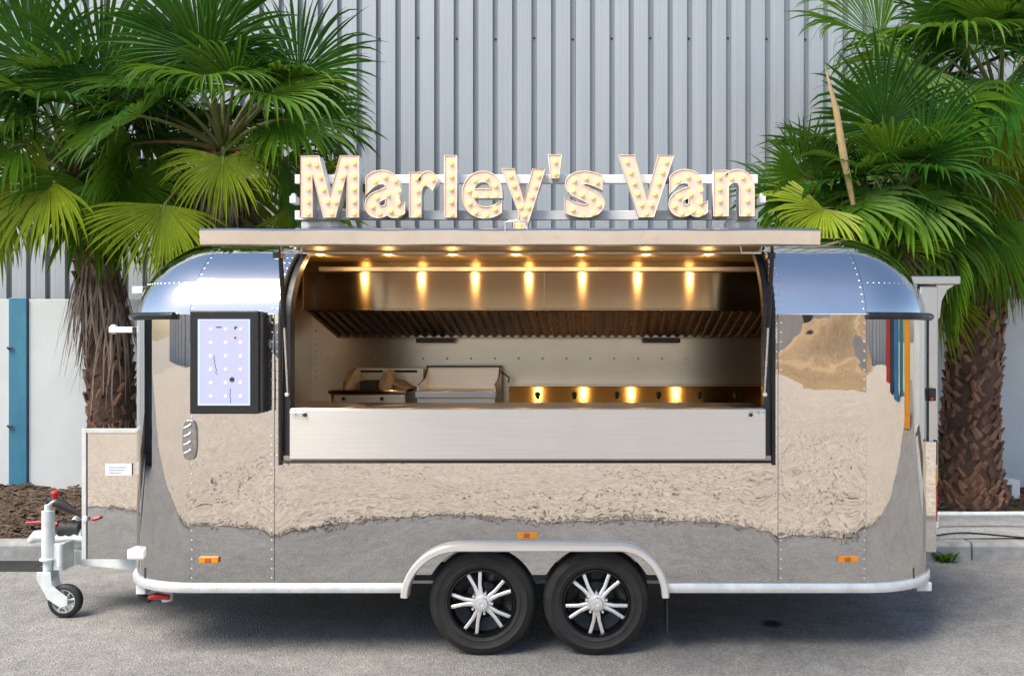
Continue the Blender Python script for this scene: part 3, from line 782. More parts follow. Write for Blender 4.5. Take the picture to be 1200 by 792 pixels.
MB().tube([(-3.62, 1.03, .43), (-3.44, 1.03, .45), (-3.36, 1.03, .46)], [.03, .045, .05], 12).build('coupling_shaft', 'galvanised', van, 50)
MB().tube([(-3.52, 1.03, .50), (-3.50, 1.03, .50), (-3.47, 1.03, .50), (-3.44, 1.03, .50), (-3.41, 1.03, .50), (-3.38, 1.03, .50)], [.05, .062, .05, .062, .05, .06], 14).build('rubber_gaiter', 'rubber', van, 60)
MB().tube([(-3.72, 1.03, .42), (-3.68, 1.03, .45), (-3.62, 1.03, .455), (-3.54, 1.03, .49)], [.022, .04, .042, .04], 12).build('coupling_head', 'galvanised', van, 50)
MB().tube([(-3.73, 1.0, .545), (-3.58, 1.0, .555), (-3.52, 1.0, .535)], [.008, .010, .018], 8).build('brake_lever', 'red_plastic', van, 50)
MB().tube([(-3.57, .98, .70), (-3.47, .98, .665), (-3.36, .98, .60)], [.028, .03, .012], 10).build('hand_brake', 'black_matt', van, 50)
MB().tube([(-3.32, .95, .66), (-3.22, .95, .56), (-3.10, .95, .50)], [.02, .018, .018], 8).build('strap', 'pvc_white', van, 50)
MB().add([(-3.36, 1.0, .47), (-3.10, 1.0, .47), (-3.10, 1.0, .53), (-3.22, 1.0, .57), (-3.34, 1.0, .66), (-3.36, 1.02, .47), (-3.10, 1.02, .47), (-3.10, 1.02, .53), (-3.22, 1.02, .57), (-3.34, 1.02, .66)], [(4, 3, 2, 1, 0), (5, 6, 7, 8, 9), (0, 1, 6, 5), (1, 2, 7, 6), (2, 3, 8, 7), (3, 4, 9, 8), (4, 0, 5, 9)]).build('brake_plate', 'galvanised', van)
# jockey wheel
JD = 5.9; JY = JD + CAMY; jx = W(56.5, JD)
jk = bpy.data.objects.new('jockey_wheel', None); COL.objects.link(jk); jk.location = (jx, JY, 0); adopt_keep(jk, van)
MB().tube([(jx, JY, Z(655, JD)), (jx, JY, Z(598, JD))], .038, 16).build('outer_tube', 'galvanised', jk, 40)
MB().tube([(jx, JY, Z(680, JD)), (jx, JY, Z(655, JD))], .030, 14).build('inner_tube', 'galvanised', jk, 40)
MB().lathe([(.030, 0), (.050, .002), (.050, .012), (.038, .014)], (jx, JY, Z(656, JD)), 16, 'z').build('collar', 'galvanised', jk, 40)
MB().tube([(jx, JY, Z(599, JD)), (jx, JY, Z(591, JD))], .022, 12).build('tube_cap', 'galvanised', jk, 40)
MB().tube([(jx, JY, Z(592, JD)), (jx + .03, JY - .01, Z(588, JD)), (jx + .05, JY - .015, Z(586, JD)), (jx + .052, JY - .015, Z(580, JD))], .008, 8).build('crank', 'galvanised', jk, 60)
MB().lathe([(0, -.022), (.014, -.022), (.020, 0), (.026, .018), (.020, .030), (0, .032)], (jx + .052, JY - .015, Z(580, JD)), 14, 'z').build('crank_knob', 'red_plastic', jk, 40)
wx, wz = W(77, JD), .106
for s in (-1, 1):
    yy = JY + s * .042
    MB().prism([(jx - .05, Z(676, JD)), (jx - .045, Z(668, JD)), (jx + .04, Z(668, JD)), (jx + .05, Z(684, JD)), (wx + .035, wz + .03), (wx + .035, wz - .02), (wx - .01, wz - .035), (wx - .09, wz + .02)], yy - .003, yy + .003).build('fork_plate', 'galvanised', jk, None, .002)
MB().lathe([(.074, -.028), (.090, -.026), (.103, -.018), (.106, 0), (.103, .018), (.090, .026), (.074, .028)], (wx, JY, wz), 36).build('jockey_tyre', 'rubber', jk, 60)
rimj = MB().lathe([(.078, -.024), (.070, -.026), (.066, -.012), (.066, .012), (.07, .026), (.078, .024)], (wx, JY, wz), 30).build('jockey_rim', 'aluminium_trim', jk, 50)
MB().lathe([(0, -.036), (.022, -.036), (.026, -.02), (.026, .02), (.022, .036), (0, .036)], (wx, JY, wz), 16).build('jockey_hub', 'galvanised', jk, 40)
for k in range(8):
    a = k * math.pi / 4 + .2
    MB().tube([(wx + .02 * math.cos(a), JY - .01, wz + .02 * math.sin(a)), (wx + .07 * math.cos(a), JY - .012, wz + .07 * math.sin(a))], .007, 6).build('jockey_spoke', 'aluminium_trim', jk, 60)
MB().box((jx + .036, JY - .01, Z(668, JD)), (jx + .10, JY + .12, Z(636, JD))).build('tube_clamp', 'galvanised', van, None, .006)
MB().tube([(jx + .09, JY - .02, Z(662, JD)), (jx + .09, JY - .02, Z(636, JD))], .022, 10).build('clamp_screw', 'galvanised', van, 40)
# gas locker on the drawbar
GD = 5.62; GY = GD + CAMY
gx0, gx1, gz0, gz1 = W(97, GD), ex - .01, Z(655, GD), Z(502, GD)
lk = box('gas_locker', (gx0, GY, gz0), (gx1, GY + 1.0, gz1), 'mirror_box', van, .004)
for a, b in (((gx0 - .001, gz0), (gx0 + .026, gz1 + .001)), ((gx0 + .026, gz1 - .026), (gx1 + .001, gz1 + .001))):
    box('locker_frame', (a[0], GY - .012, a[1]), (b[0], GY - .0015, b[1]), 'aluminium_trim', lk, .003)
MB().grid(lambda u, v: (gx0 + .034 + (gx1 - gx0 - .034) * u, GY - .006 - .003 * math.sin(math.pi * u) * math.sin(math.pi * v), gz0 + .004 + (gz1 - gz0 - .036) * v), 12, 24).build('locker_door', 'mirror_box', lk, 180)
pl = box('rating_plate', (W(123, 5.6), GY - .016, Z(557, 5.6)), (W(154, 5.6), GY - .012, Z(543, 5.6)), 'plate_white', lk)
for k in range(3): box('print_line', (W(127, 5.6), GY - .0175, Z(547.5 + k * 3.2, 5.6) - .002), (W(148 - 3 * k, 5.6), GY - .0155, Z(547.5 + k * 3.2, 5.6) + .002), 'plate_print', pl)
MB().tube([(W(107, 5.6), GY - .02, Z(608, 5.6)), (W(112, 5.6), GY - .024, Z(608, 5.6)), (W(117, 5.6), GY - .02, Z(606.5, 5.6))], [.008, .011, .007], 8).build('locker_latch', 'red_plastic', lk, 50)
MB().lathe([(0, -.02), (.016, -.018), (.018, 0)], (W(99.5, 5.6), GY - .01, Z(608, 5.6)), 12).build('locker_lock', 'galvanised', lk, 50)
# front end fittings
MB().tube([(ex + .02, .47, .60), (ex + .02, .47, 1.86)], .016, 8).build('end_trim', 'aluminium_trim', van, 60)
MB().tube([(ex + .045, .395, .62), (ex + .045, .395, 1.86)], .018, 8).build('end_seal', 'black_paint', van, 60)
ml = MB().box((W(151, 5.3), .12, Z(655, 5.3)), (W(174, 5.3), .22, Z(642, 5.3))).build('front_marker', 'pvc_white', van, None, .012)
box('clearance_lamp', (W(159, 5.7), .50, Z(345, 5.7)), (W(172, 5.7), .58, Z(336, 5.7)), 'pvc_white', van, .006)
MB().box((W(132, 5.7), .50, Z(390, 5.7)), (W(160, 5.7), .62, Z(383, 5.7))).tube([(W(131, 5.7), .55, Z(386, 5.7)), (W(136, 5.7), .55, Z(386, 5.7))], .03, 8).build('window_arm', 'pvc_white', van, None, .004)
# drain valve below the front corner
MB().tube([(-2.56, .40, .335), (-2.3, .36, .335), (-1.9, .36, .335)], .014, 8).build('steady_leg', 'galvanised', van, 50)
MB().box((W(161, 5.35), .18, .30), (W(172, 5.35), .26, .352)).build('bracket', 'galvanised', van, None, .004)
vx = W(196, 5.4)
MB().tube([(vx, .25, .36), (vx, .25, .245)], .032, 14).build('drain_pipe', 'pvc_white', van, 40)
MB().tube([(vx - .085, .20, .275), (vx - .04, .205, .285), (vx + .03, .21, .275)], [.012, .02, .014], 8).build('valve_handle', 'red_plastic', van, 50)
MB().tube([(vx - .15, .24, .33), (vx - .14, .24, .27), (vx - .09, .24, .255)], .022, 8).build('drain_hose', 'rubber', van, 50)

# --- rear end: stainless door, canopy, light box
qx = XR + RC
rd = box('rear_door', (qx - .03, .42, .9), (W(1100, 5.57), .62, Z(335, 5.57)), 'steel', van, .01)
box('rear_canopy', (W(1066, 5.55), .40, Z(333, 5.55)), (W(1126, 5.55), 1.2, Z(323.5, 5.55)), 'steel', van, .006)
MB().prism([(W(1098, 5.57), Z(334, 5.57)), (W(1119, 5.57), Z(334, 5.57)), (W(1110, 5.57), Z(340, 5.57)), (W(1104, 5.57), Z(352, 5.57)), (W(1101.5, 5.57), Z(372, 5.57)), (W(1098, 5.57), Z(376, 5.57))], .425, .47).build('canopy_bracket', 'steel', van)
box('rear_seal', (qx - .012, .36, .95), (qx + .006, .40, 1.87), 'black_paint', van, .004)
hl = box('high_lamp', (W(1087, 5.5), .36, Z(470, 5.5)), (W(1098, 5.5), .415, Z(455, 5.5)), 'black_paint', van, .004)
box('lamp_red', (W(1091, 5.49), .35, Z(469, 5.49)), (W(1095, 5.49), .362, Z(466, 5.49)), 'red_plastic', hl)
RD = 5.42; RY = RD + CAMY
rbx = box('rear_locker', (W(1072, RD), RY, Z(647, RD)), (W(1097.5, RD), RY + .9, Z(517, RD)), 'mirror_box', van, .005)
box('locker_edge', (W(1071.5, RD), RY - .004, Z(647.5, RD)), (W(1074, RD), RY + .02, Z(516.5, RD)), 'aluminium_trim', rbx, .002)
for (ya, yb_, mt) in ((516, 545, 'dark_fitting'), (548, 570, 'amber'), (574, 596, 'red_plastic'), (598, 612, 'red_plastic')):
    box('tail_lamp', (W(1097.6, RD), RY + .02, Z(yb_, RD)), (W(1100.5, RD), RY + .06, Z(ya, RD)), mt, rbx, .004)
MB().box((W(1000, 5.5), .22, .335), (W(1080, 5.5), .30, .352)).box((W(1065, 5.5), .21, .31), (W(1082, 5.5), .27, .36)).build('corner_steady', 'galvanised', van, None, .004)
MB().lathe([(0, 0), (.03, 0), (.035, -.012), (.02, -.03), (0, -.03)], (W(1047, 5.45), .28, .333), 10, 'z').build('steady_foot', 'rubber', van, 40)

# ================================================================== APPLIANCES on the back bench
gr = thing('gas_grill', 'stainless gas grill with two wrapped bundles on top on the back bench', 'grill', (W(440, 6.62), 1.45, ZK))
ga, gb = W(391, 6.6), W(478, 6.6)
gy = 1.36
box('body', (ga, gy, ZK), (gb, gy + .42, Z(460.5, 6.6)), 'steel', gr, .006)
box('control_panel', (ga + .03, gy - .012, ZK + .02), (gb - .01, gy - .001, Z(462, 6.6)), 'steel_pale', gr, .003)
box('hotplate', (ga - .01, gy - .02, Z(460.5, 6.6) + .001), (gb + .01, gy + .43, Z(456, 6.6)), 'steel_warm', gr, .005)
for px in (407, 451):
    MB().lathe([(0, -.03), (.011, -.03), (.014, 0)], (W(px, 6.58), gy - .012, Z(466, 6.58)), 12).build('knob', 'black_paint', gr, 40)
box('burner_well', (W(428, 6.7), gy + .03, Z(456, 6.6)), (W(447, 6.7), gy + .2, Z(445, 6.7)), 'black_matt', gr, .004)
bs = box('backsplash', (W(418, 6.95), gy + .385, Z(456, 6.6)), (W(498, 6.95), gy + .41, Z(431, 6.95)), 'steel_pale', gr, .004)
for (a, b) in ((421, 450), (461, 490)):
    box('vent_slot', (W(a, 6.93), gy + .378, Z(436, 6.93)), (W(b, 6.93), gy + .386, Z(433.5, 6.93)), 'black_matt', bs)
gd = thing('griddle', 'pale steel griddle with tall splash guard beside the gas grill', 'griddle', (W(540, 6.62), 1.45, ZK))
ga, gb = W(491, 6.6), W(582, 6.6)
box('body', (ga, gy, ZK), (gb, gy + .44, Z(461, 6.6)), 'steel_pale', gd, .006)
box('front_ledge', (ga - .006, gy - .03, Z(465, 6.6)), (gb + .006, gy - .001, Z(457, 6.6)), 'steel', gd, .004)
box('hotplate', (ga, gy, Z(461, 6.6) + .001), (gb, gy + .44, Z(458, 6.6)), 'steel_pale', gd, .003)
zt = Z(430, 7.0); zl = Z(444, 6.65); zb_ = Z(458, 6.6)
for xx in (ga, gb - .012):
    MB().extr_x([(gy + .01, zb_), (gy + .44, zb_), (gy + .44, zt), (gy + .40, zt), (gy + .30, zl), (gy + .01, zl - .04)], xx, xx + .012).build('side_guard', 'steel_pale', gd)
box('back_guard', (ga + .012, gy + .428, zb_), (gb - .012, gy + .44, zt), 'steel_pale', gd)
box('guard_lip', (ga - .004, gy + .40, zt + .001), (gb + .004, gy + .445, zt + .012), 'dark_fitting', gd, .003)
MB().tube([(gb + .0, gy + .41, zt - .03), (W(598, 6.95), gy + .36, Z(442, 6.95)), (W(597, 6.9), gy + .3, Z(447, 6.9))], .005, 6).build('wire', 'dark_fitting', gd, 60)
# bundles wrapped in brown paper
def bundle(px, w, h, label, seed):
    r_ = random.Random(seed); d = 6.7; cx_, cz = W(px, d), Z(456, 6.6); ph = [r_.uniform(0, 6) for _ in range(6)]
    def fn(u, v):
        a = u * 2 * math.pi; q = v
        rad = (1 - .35 * q ** 3) * (1 + .10 * math.sin(3 * a + ph[0] + q * 3) + .07 * math.sin(7 * a + ph[1] - q * 5))
        if q > .97: rad *= .05
        return (cx_ + w * rad * math.cos(a) + .03 * q * math.sin(ph[2]), gy + .16 + .08 * rad * math.sin(a), cz + .001 + h * q * (1 + .12 * math.sin(2 * a + ph[3])))
    return tag(MB().grid(fn, 28, 10).build('paper_bundle', 'paper', smooth=50), label, 'paper bag', 'bundles on the grill')
bundle(414, .062, .135, 'crumpled brown paper bundle beside the dark burner on the grill, nearer the end lining', 3)
bundle(454, .055, .125, 'crumpled brown paper bundle on the grill, nearer the griddle', 9)
def fold(u, v):
    x = W(462 + 26 * u, 6.75); y = gy + .1 + .2 * v
    return (x, y, Z(456, 6.6) + .004 + .07 * (1 - u) * (.4 + .6 * v) + .008 * math.sin(9 * u + 4 * v))
tag(MB().grid(fold, 10, 6).build('folded_paper', 'paper', smooth=50), 'loose sheet of folded brown paper lying at the end of the grill', 'paper').modifiers.new('t', 'SOLIDIFY').thickness = .004

# ================================================================== MARQUEE SIGN
SD = 5.10; SY = SD + CAMY
sign = thing('marquee_sign', "cream marquee letters reading Marley's Van with lit bulbs on a white rail frame", 'sign', (W(617, SD), SY + .3, 2.39))
def c1(x, y): return 330 + x / 4.138, 170 + y / 4.138
def c2(x, y): return 610 + x / 4.138, 170 + y / 4.138
b1 = {'M': [(123,82),(163,90),(305,90),(347,82),(123,146),(182,150),(288,150),(347,146),(123,208),(198,210),(273,210),(347,208),(123,268),(216,270),(258,270),(347,268),(123,328),(236,328),(347,328)],
      'a': [(450,172),(498,150),(547,168),(567,218),(512,237),(458,250),(436,294),(470,328),(524,316),(563,276),(567,330)],
      'r': [(652,158),(686,185),(731,162),(656,216),(658,274),(658,332)], 'l': [(819,84),(819,146),(819,208),(819,270),(819,332)],
      'e': [(990,157),(934,168),(1034,192),(906,217),(937,243),(990,244),(1036,243),(908,278),(936,322),(988,337),(1032,306)]}
yb1 = [c1(*p) for p in [(1107,145),(1123,192),(1139,243),(1156,296),(1174,337),(1148,384)]] + [c2(*p) for p in [(85,144),(70,194),(52,244),(36,296)]]
b2 = {"'": [(166,76),(166,135)], 's': [(368,175),(314,156),(258,168),(252,217),(295,238),(348,250),(378,287),(350,328),(300,338),(250,308)],
      'V': [(514,77),(532,128),(549,180),(566,232),(584,284),(606,329),(632,284),(650,232),(668,180),(686,127),(705,76)],
      'a': [(762,172),(811,150),(862,163),(876,215),(824,235),(769,250),(745,292),(780,327),(833,317),(872,274),(876,326)],
      'n': [(965,150),(1022,156),(1076,153),(965,208),(1101,203),(965,266),(1099,264),(965,326),(1099,325)]}
LET = [('M', (351.7, 182.6, 420.6, 255), [c1(*p) for p in b1['M']]), ('a', (427.9, 200, 474.5, 255.5), [c1(*p) for p in b1['a']]),
       ('r', (480, 201, 514, 255), [c1(*p) for p in b1['r']]), ('l', (521, 182.6, 535, 255), [c1(*p) for p in b1['l']]),
       ('e', (541.7, 201, 589, 256), [c1(*p) for p in b1['e']]), ('y', (588, 198, 639, 268.5), yb1),
       ("'", (642.6, 181.6, 658, 209), [c2(*p) for p in b2["'"]]), ('s', (662, 201, 708.6, 254.8), [c2(*p) for p in b2['s']]),
       ('V', (725, 182, 790, 254.6), [c2(*p) for p in b2['V']]), ('a', (784, 199, 829.4, 254.2), [c2(*p) for p in b2['a']]),
       ('n', (836.4, 199, 884, 253.6), [c2(*p) for p in b2['n']])]
bulb_mesh = None
def glyph(ch, extr, offset):
    if ch in "'lVMy":
        polys = {"'": [(0, 1), (1, 1), (.80, 0), (.20, 0)], 'l': [(0, 1), (1, 1), (1, 0), (0, 0)],
                 'V': [(0, 1), (.285, 1), (.50, .30), (.715, 1), (1, 1), (.635, 0), (.365, 0)],
                 'M': [(0, 0), (0, 1), (.32, 1), (.5, .34), (.68, 1), (1, 1), (1, 0), (.79, 0), (.79, .70), (.60, 0), (.40, 0), (.21, .70), (.21, 0)],
                 'y': [(0, 1), (.285, 1), (.51, .46), (.715, 1), (1, 1), (.64, .17), (.60, .09), (.54, .03), (.46, 0), (.27, 0), (.27, .15), (.35, .15), (.39, .18), (.40, .24), (.385, .29)]}[ch]
        mb = MB(); n = len(polys)
        vs_ = [(x, y, -extr) for x, y in polys] + [(x, y, extr) for x, y in polys]
        me = bpy.data.meshes.new('g'); me.from_pydata(vs_, [], [tuple(range(n)), tuple(range(2 * n - 1, n - 1, -1))] + [(i, i + n, (i + 1) % n + n, (i + 1) % n) for i in range(n)])
        me.update(); return me
    cu = bpy.data.curves.new('g', 'FONT'); cu.body = ch; cu.size = 1; cu.extrude = extr; cu.offset = offset; cu.resolution_u = 6
    ob = bpy.data.objects.new('g', cu); COL.objects.link(ob)
    bpy.context.view_layer.update()
    me = bpy.data.meshes.new_from_object(ob.evaluated_get(bpy.context.evaluated_depsgraph_get()))
    bpy.data.objects.remove(ob); return me
OFF = {'M': .032, 'a': .034, 'r': .040, 'e': .018, 'y': .036, 's': .034, 'n': .038}
DEP = .085
NAMES = {'M': 'letter_m', 'a': 'letter_a', 'r': 'letter_r', 'l': 'letter_l', 'e': 'letter_e', 'y': 'letter_y', "'": 'apostrophe', 's': 'letter_s', 'V': 'letter_v', 'n': 'letter_n'}
for ch, (ax, ay, bx, by), bulbs in LET:
    me = glyph(ch, .5, OFF.get(ch, 0))
    n = len(me.vertices); co = np.empty(n * 3); me.vertices.foreach_get('co', co); co = co.reshape(-1, 3)
    lo, hi = co.min(0), co.max(0)
    X0, X1, Z1, Z0 = W(ax, SD), W(bx, SD), Z(ay, SD), Z(by, SD)
    out = np.empty_like(co)
    out[:, 0] = X0 + (co[:, 0] - lo[0]) / (hi[0] - lo[0]) * (X1 - X0)
    out[:, 2] = Z0 + (co[:, 1] - lo[1]) / (hi[1] - lo[1]) * (Z1 - Z0)
    out[:, 1] = SY + .002 + (co[:, 2] - lo[2]) / (hi[2] - lo[2]) * DEP
    me.vertices.foreach_set('co', out.ravel()); me.update()
    me.name = NAMES[ch]
    me.materials.clear(); me.materials.append(M['letter_side']); me.materials.append(M['letter_face'])
    for p in me.polygons: p.material_index = 1 if abs(p.normal.y) > .9 and p.center.y < SY + .02 else 0
    o = bpy.data.objects.new(NAMES[ch], me); COL.objects.link(o); adopt(o, sign)
    # raised rim round the face: boundary edges of the face as a thin bead
    from collections import Counter
    cnt = Counter()
    for p in me.polygons:
        if p.material_index == 1:
            vv = list(p.vertices)
            for i in range(len(vv)):
                a, b = out[vv[i]], out[vv[(i + 1) % len(vv)]]
                ka, kb = tuple(np.round(a, 5)), tuple(np.round(b, 5)); cnt[(min(ka, kb), max(ka, kb))] += 1
    nxt = {}
    for (a, b), c_ in cnt.items():
        if c_ == 1: nxt.setdefault(a, []).append(b); nxt.setdefault(b, []).append(a)
    seen = set()
    for st_ in list(nxt):
        if st_ in seen: continue
        loop = [st_]; seen.add(st_); cur = st_
        while True:
            cand = [q for q in nxt[cur] if q not in seen]
            if not cand: break
            cur = cand[0]; seen.add(cur); loop.append(cur)
        loop = [(p[0], p[1] - .002, p[2]) for p in loop]
        MB().tube(loop + loop[:2], .0030, 5, False).build('rim', 'letter_edge', o, 60)
    for (px, py) in bulbs:
        if bulb_mesh is None:
            bo = MB().lathe([(0, -.017), (.008, -.015), (.0125, -.008), (.0135, -.001), (.011, .004)], (0, 0, 0), 10).build('bulb', 'bulb', None, 60); bulb_mesh = bo.data
        else:
            bo = bpy.data.objects.new('bulb', bulb_mesh); COL.objects.link(bo)
        bo.location = (W(px, SD - .01), SY, Z(py, SD - .01)); adopt_keep(bo, o)
RY2 = SY + .09
for (pa, pb) in ((205, 215.5), (247, 258)):
    box('rail', (W(346, 5.2), RY2, Z(pb, 5.2)), (W(888, 5.2), RY2 + .03, Z(pa, 5.2)), 'white_paint', sign, .003)
for px in (612,):
    box('upright', (W(px - 4, 5.2), RY2 + .031, Z(258, 5.2)), (W(px + 4, 5.2), RY2 + .055, Z(205, 5.2)), 'white_paint', sign)
for (pa, pb) in ((346, 391), (853, 891)):
    box('foot', (W(pa, 5.1), SY + .10, 2.377), (W(pb, 5.1), SY + .26, 2.408), 'white_paint', sign, .004)
    box('foot_post', (W((pa + pb) / 2 - 8, 5.2), RY2 + .031, 2.40), (W((pa + pb) / 2 + 8, 5.2), RY2 + .055, Z(205, 5.2)), 'white_paint', sign)
for px in (343, 893):
    box('rail_bracket', (W(px - 3, 5.2), RY2, Z(238, 5.2)), (W(px + 4, 5.2), RY2 + .1, Z(230, 5.2)), 'white_paint', sign)
    MB().lathe([(0, .02), (.012, .016), (.016, .004), (.01, 0)], (W(px, 5.2), RY2 + .03, Z(230, 5.2)), 10, 'z').build('bracket_bolt', 'rim_silver', sign, 60)
box('support_strut', (W(346, 5.2), RY2 + .031, Z(252, 5.2)), (W(888, 5.2), RY2 + .034, Z(248.5, 5.2)), 'red_plastic', sign)

# ================================================================== PALMS
def leaf_mat(name, c0, c1, c2):
    m, nt, b = new_mat(name); v = coords(nt, (1, 1, 1), True)
    a = noise(nt, v, 2.2, 4, .6); f = noise(nt, v, 17, 4, .6)
    c = mix(nt, c0, c1, ramp(nt, a, [(.3, 0.0), (.7, 1.0)])); c = mix(nt, c, c2, ramp(nt, f, [(.55, 0.0), (.8, .8)]))
    nt.links.new(c, b.inputs['Base Color']); b.inputs['Roughness'].default_value = .45; b.inputs['Specular IOR Level'].default_value = .2
    tr = node(nt, 'ShaderNodeBsdfTranslucent'); nt.links.new(mix(nt, c, (.25, .4, .04), .35), tr.inputs['Color'])
    ms = node(nt, 'ShaderNodeMixShader'); ms.inputs[0].default_value = .3
    nt.links.new(b.outputs[0], ms.inputs[1]); nt.links.new(tr.outputs[0], ms.inputs[2]); nt.links.new(ms.outputs[0], nt.nodes['Material Output'].inputs[0])
    M[name] = m
leaf_mat('leaf_deep', (.010, .058, .005), (.026, .110, .008), (.07, .17, .015))
leaf_mat('leaf_mid', (.040, .125, .007), (.095, .20, .010), (.17, .28, .02))
leaf_mat('leaf_yellow', (.17, .25, .012), (.27, .34, .018), (.42, .42, .05))
leaf_mat('leaf_dead', (.10, .065, .04), (.18, .125, .08), (.27, .21, .15))
simple('petiole', (.16, .17, .05), .5, 0, .4, 6)
simple('petiole_old', (.20, .13, .05), .6, 0, .4, 6)
simple('trunk_bark', (.11, .062, .040), .9, 0, .45, 7, 40, .02)
simple('boot_bark', (.23, .120, .074), .9, 0, .55, 5, 50, .012)
simple('fibre', (.28, .205, .15), .9, 0, .45, 5)
simple('spear', (.50, .36, .17), .6, 0, .25, 8)
G = Vector((0, 0, -1))
def frond(palm, C, H, d, nrm, rad, seed, mat, spread=250, nseg=44, soft=1.0, pmat='petiole', ctrl=None, split=.54):
    r_ = random.Random(seed); cup = r_.uniform(.10, .48); split *= r_.uniform(.85, 1.1)
    C, H, d = Vector(C), Vector(H), Vector(d).normalized(); nrm = Vector(nrm); nrm = (nrm - d * nrm.dot(d)).normalized(); s = d.cross(nrm)
    mb = MB(); dth = R(spread) / nseg
    stat = [.02, .22, .42, .58, .72, .84, .93, 1.0]
    for i in range(nseg):
        th = -R(spread) / 2 + (i + .5) * dth; th += r_.uniform(-.25, .25) * dth
        L = rad * (.80 + .20 * math.cos(th * .55)) * r_.uniform(.84, 1.08)
        sp = split * r_.uniform(.85, 1.15)
        dd = (d * math.cos(th) + s * math.sin(th)); nn = nrm.copy()
        cupv = cup * abs(math.sin(th)); dd = (dd + nrm * cupv).normalized()
        p = H + dd * L * stat[0]; rows = []; pr = stat[0]
        kdroop = soft * r_.uniform(.7, 2.4); snap = r_.random() < .45 * soft; tw = r_.uniform(-.5, .5)
        for q in stat:
            if q > pr:
                g = .10 * soft if q <= sp else 1.05 * kdroop * (q - sp + .05) * (2.4 if snap and q > .75 else 1.2)
                dd = (dd + G * g * (q - pr) * 3.2 + s * tw * (.15 if q > sp else 0) * (q - pr)).normalized(); p = p + dd * L * (q - pr)
            side = dd.cross(nn);
            if side.length < 1e-4: side = s.copy()
            side.normalize(); up = side.cross(dd).normalized()
            w = L * dth * .5 * (q if q <= sp else sp * max(.02, 1 - ((q - sp) / (1.001 - sp)) ** 1.5))
            fo = w * (.55 if q <= sp else .9)
            rows += [p - side * w + up * fo * .5, p - up * fo * .5, p + side * w + up * fo * .5]
            pr = q
        mb.add(rows, [(3 * k + j, 3 * k + j + 1, 3 * k + j + 4, 3 * k + j + 3) for k in range(len(stat) - 1) for j in range(2)])
    for i in range(int(nseg * .5)):      # loose threads between the segments
        th = r_.uniform(-.5, .5) * R(spread); dd = (d * math.cos(th) + s * math.sin(th)); p = H + dd * rad * split; pts = [p]
        for k in range(4):
            dd = (dd + G * .45 * soft + Vector((r_.uniform(-.3, .3), r_.uniform(-.3, .3), r_.uniform(-.2, .2)))).normalized(); p = p + dd * rad * .09; pts.append(p)
        mb.tube(pts, [.0022, .0022, .002, .0018, .001], 3, False)
    o = mb.build('frond', mat, palm, 30)
    ct = Vector(ctrl) if ctrl else (C + H) / 2 + Vector((0, 0, .12 * (H - C).length))
    pts = []
    for k in range(9):
        t = k / 8; pts.append(C * (1 - t) ** 2 + ct * 2 * t * (1 - t) + H * t * t)
    e = H + d * rad * .12; pts.append(e)
    MB().tube(pts, [.024 - .0016 * k for k in range(9)] + [.004], 6).build('petiole', pmat, o, 60)
    return o
def crown(palm, C, n, seed, rad=.95, pet=.8, el=(82, -38), mats=('leaf_deep', 'leaf_mid', 'leaf_yellow'), skip=None, az0=0.0):
    r_ = random.Random(seed); C = Vector(C)
    for k in range(n):
        f = (k + .5) / n; e = el[0] + (el[1] - el[0]) * f ** .9 + r_.uniform(-7, 7); a = az0 + k * 2.39996 + r_.uniform(-.2, .2)
        if skip and skip(a % (2 * math.pi), e): continue
        pl = pet * r_.uniform(.8, 1.15) * (.75 + .35 * math.cos(R(e - 10)))
        d0 = Vector((math.cos(a) * math.cos(R(e)), math.sin(a) * math.cos(R(e)), math.sin(R(e))))
        e1 = e - 16 - 14 * f; d1 = Vector((math.cos(a) * math.cos(R(e1)), math.sin(a) * math.cos(R(e1)), math.sin(R(e1))))
        H = C + d0 * pl * .5 + d1 * pl * .5
        e2 = e1 - 18 - 32 * f + r_.uniform(-8, 8); e2 = max(e2, -88)
        d2 = Vector((math.cos(a) * math.cos(R(e2)), math.sin(a) * math.cos(R(e2)), math.sin(R(e2))))
        up = Vector((math.cos(a) * -math.sin(R(e2)), math.sin(a) * -math.sin(R(e2)), math.cos(R(e2))))
        up = up + d2.cross(up) * r_.uniform(-.35, .35)
        mt = mats[0] if r_.random() < .75 - .7 * f else mats[1]
        if f > .62 and r_.random() < .4: mt = mats[2]
        frond(palm, C + d0 * .06, H, d2, up, rad * r_.uniform(.85, 1.1), seed * 100 + k, mt, 225 + r_.uniform(-25, 35), 38, .55 + .8 * f, 'petiole' if f < .75 else 'petiole_old', C + d0 * pl * .55)
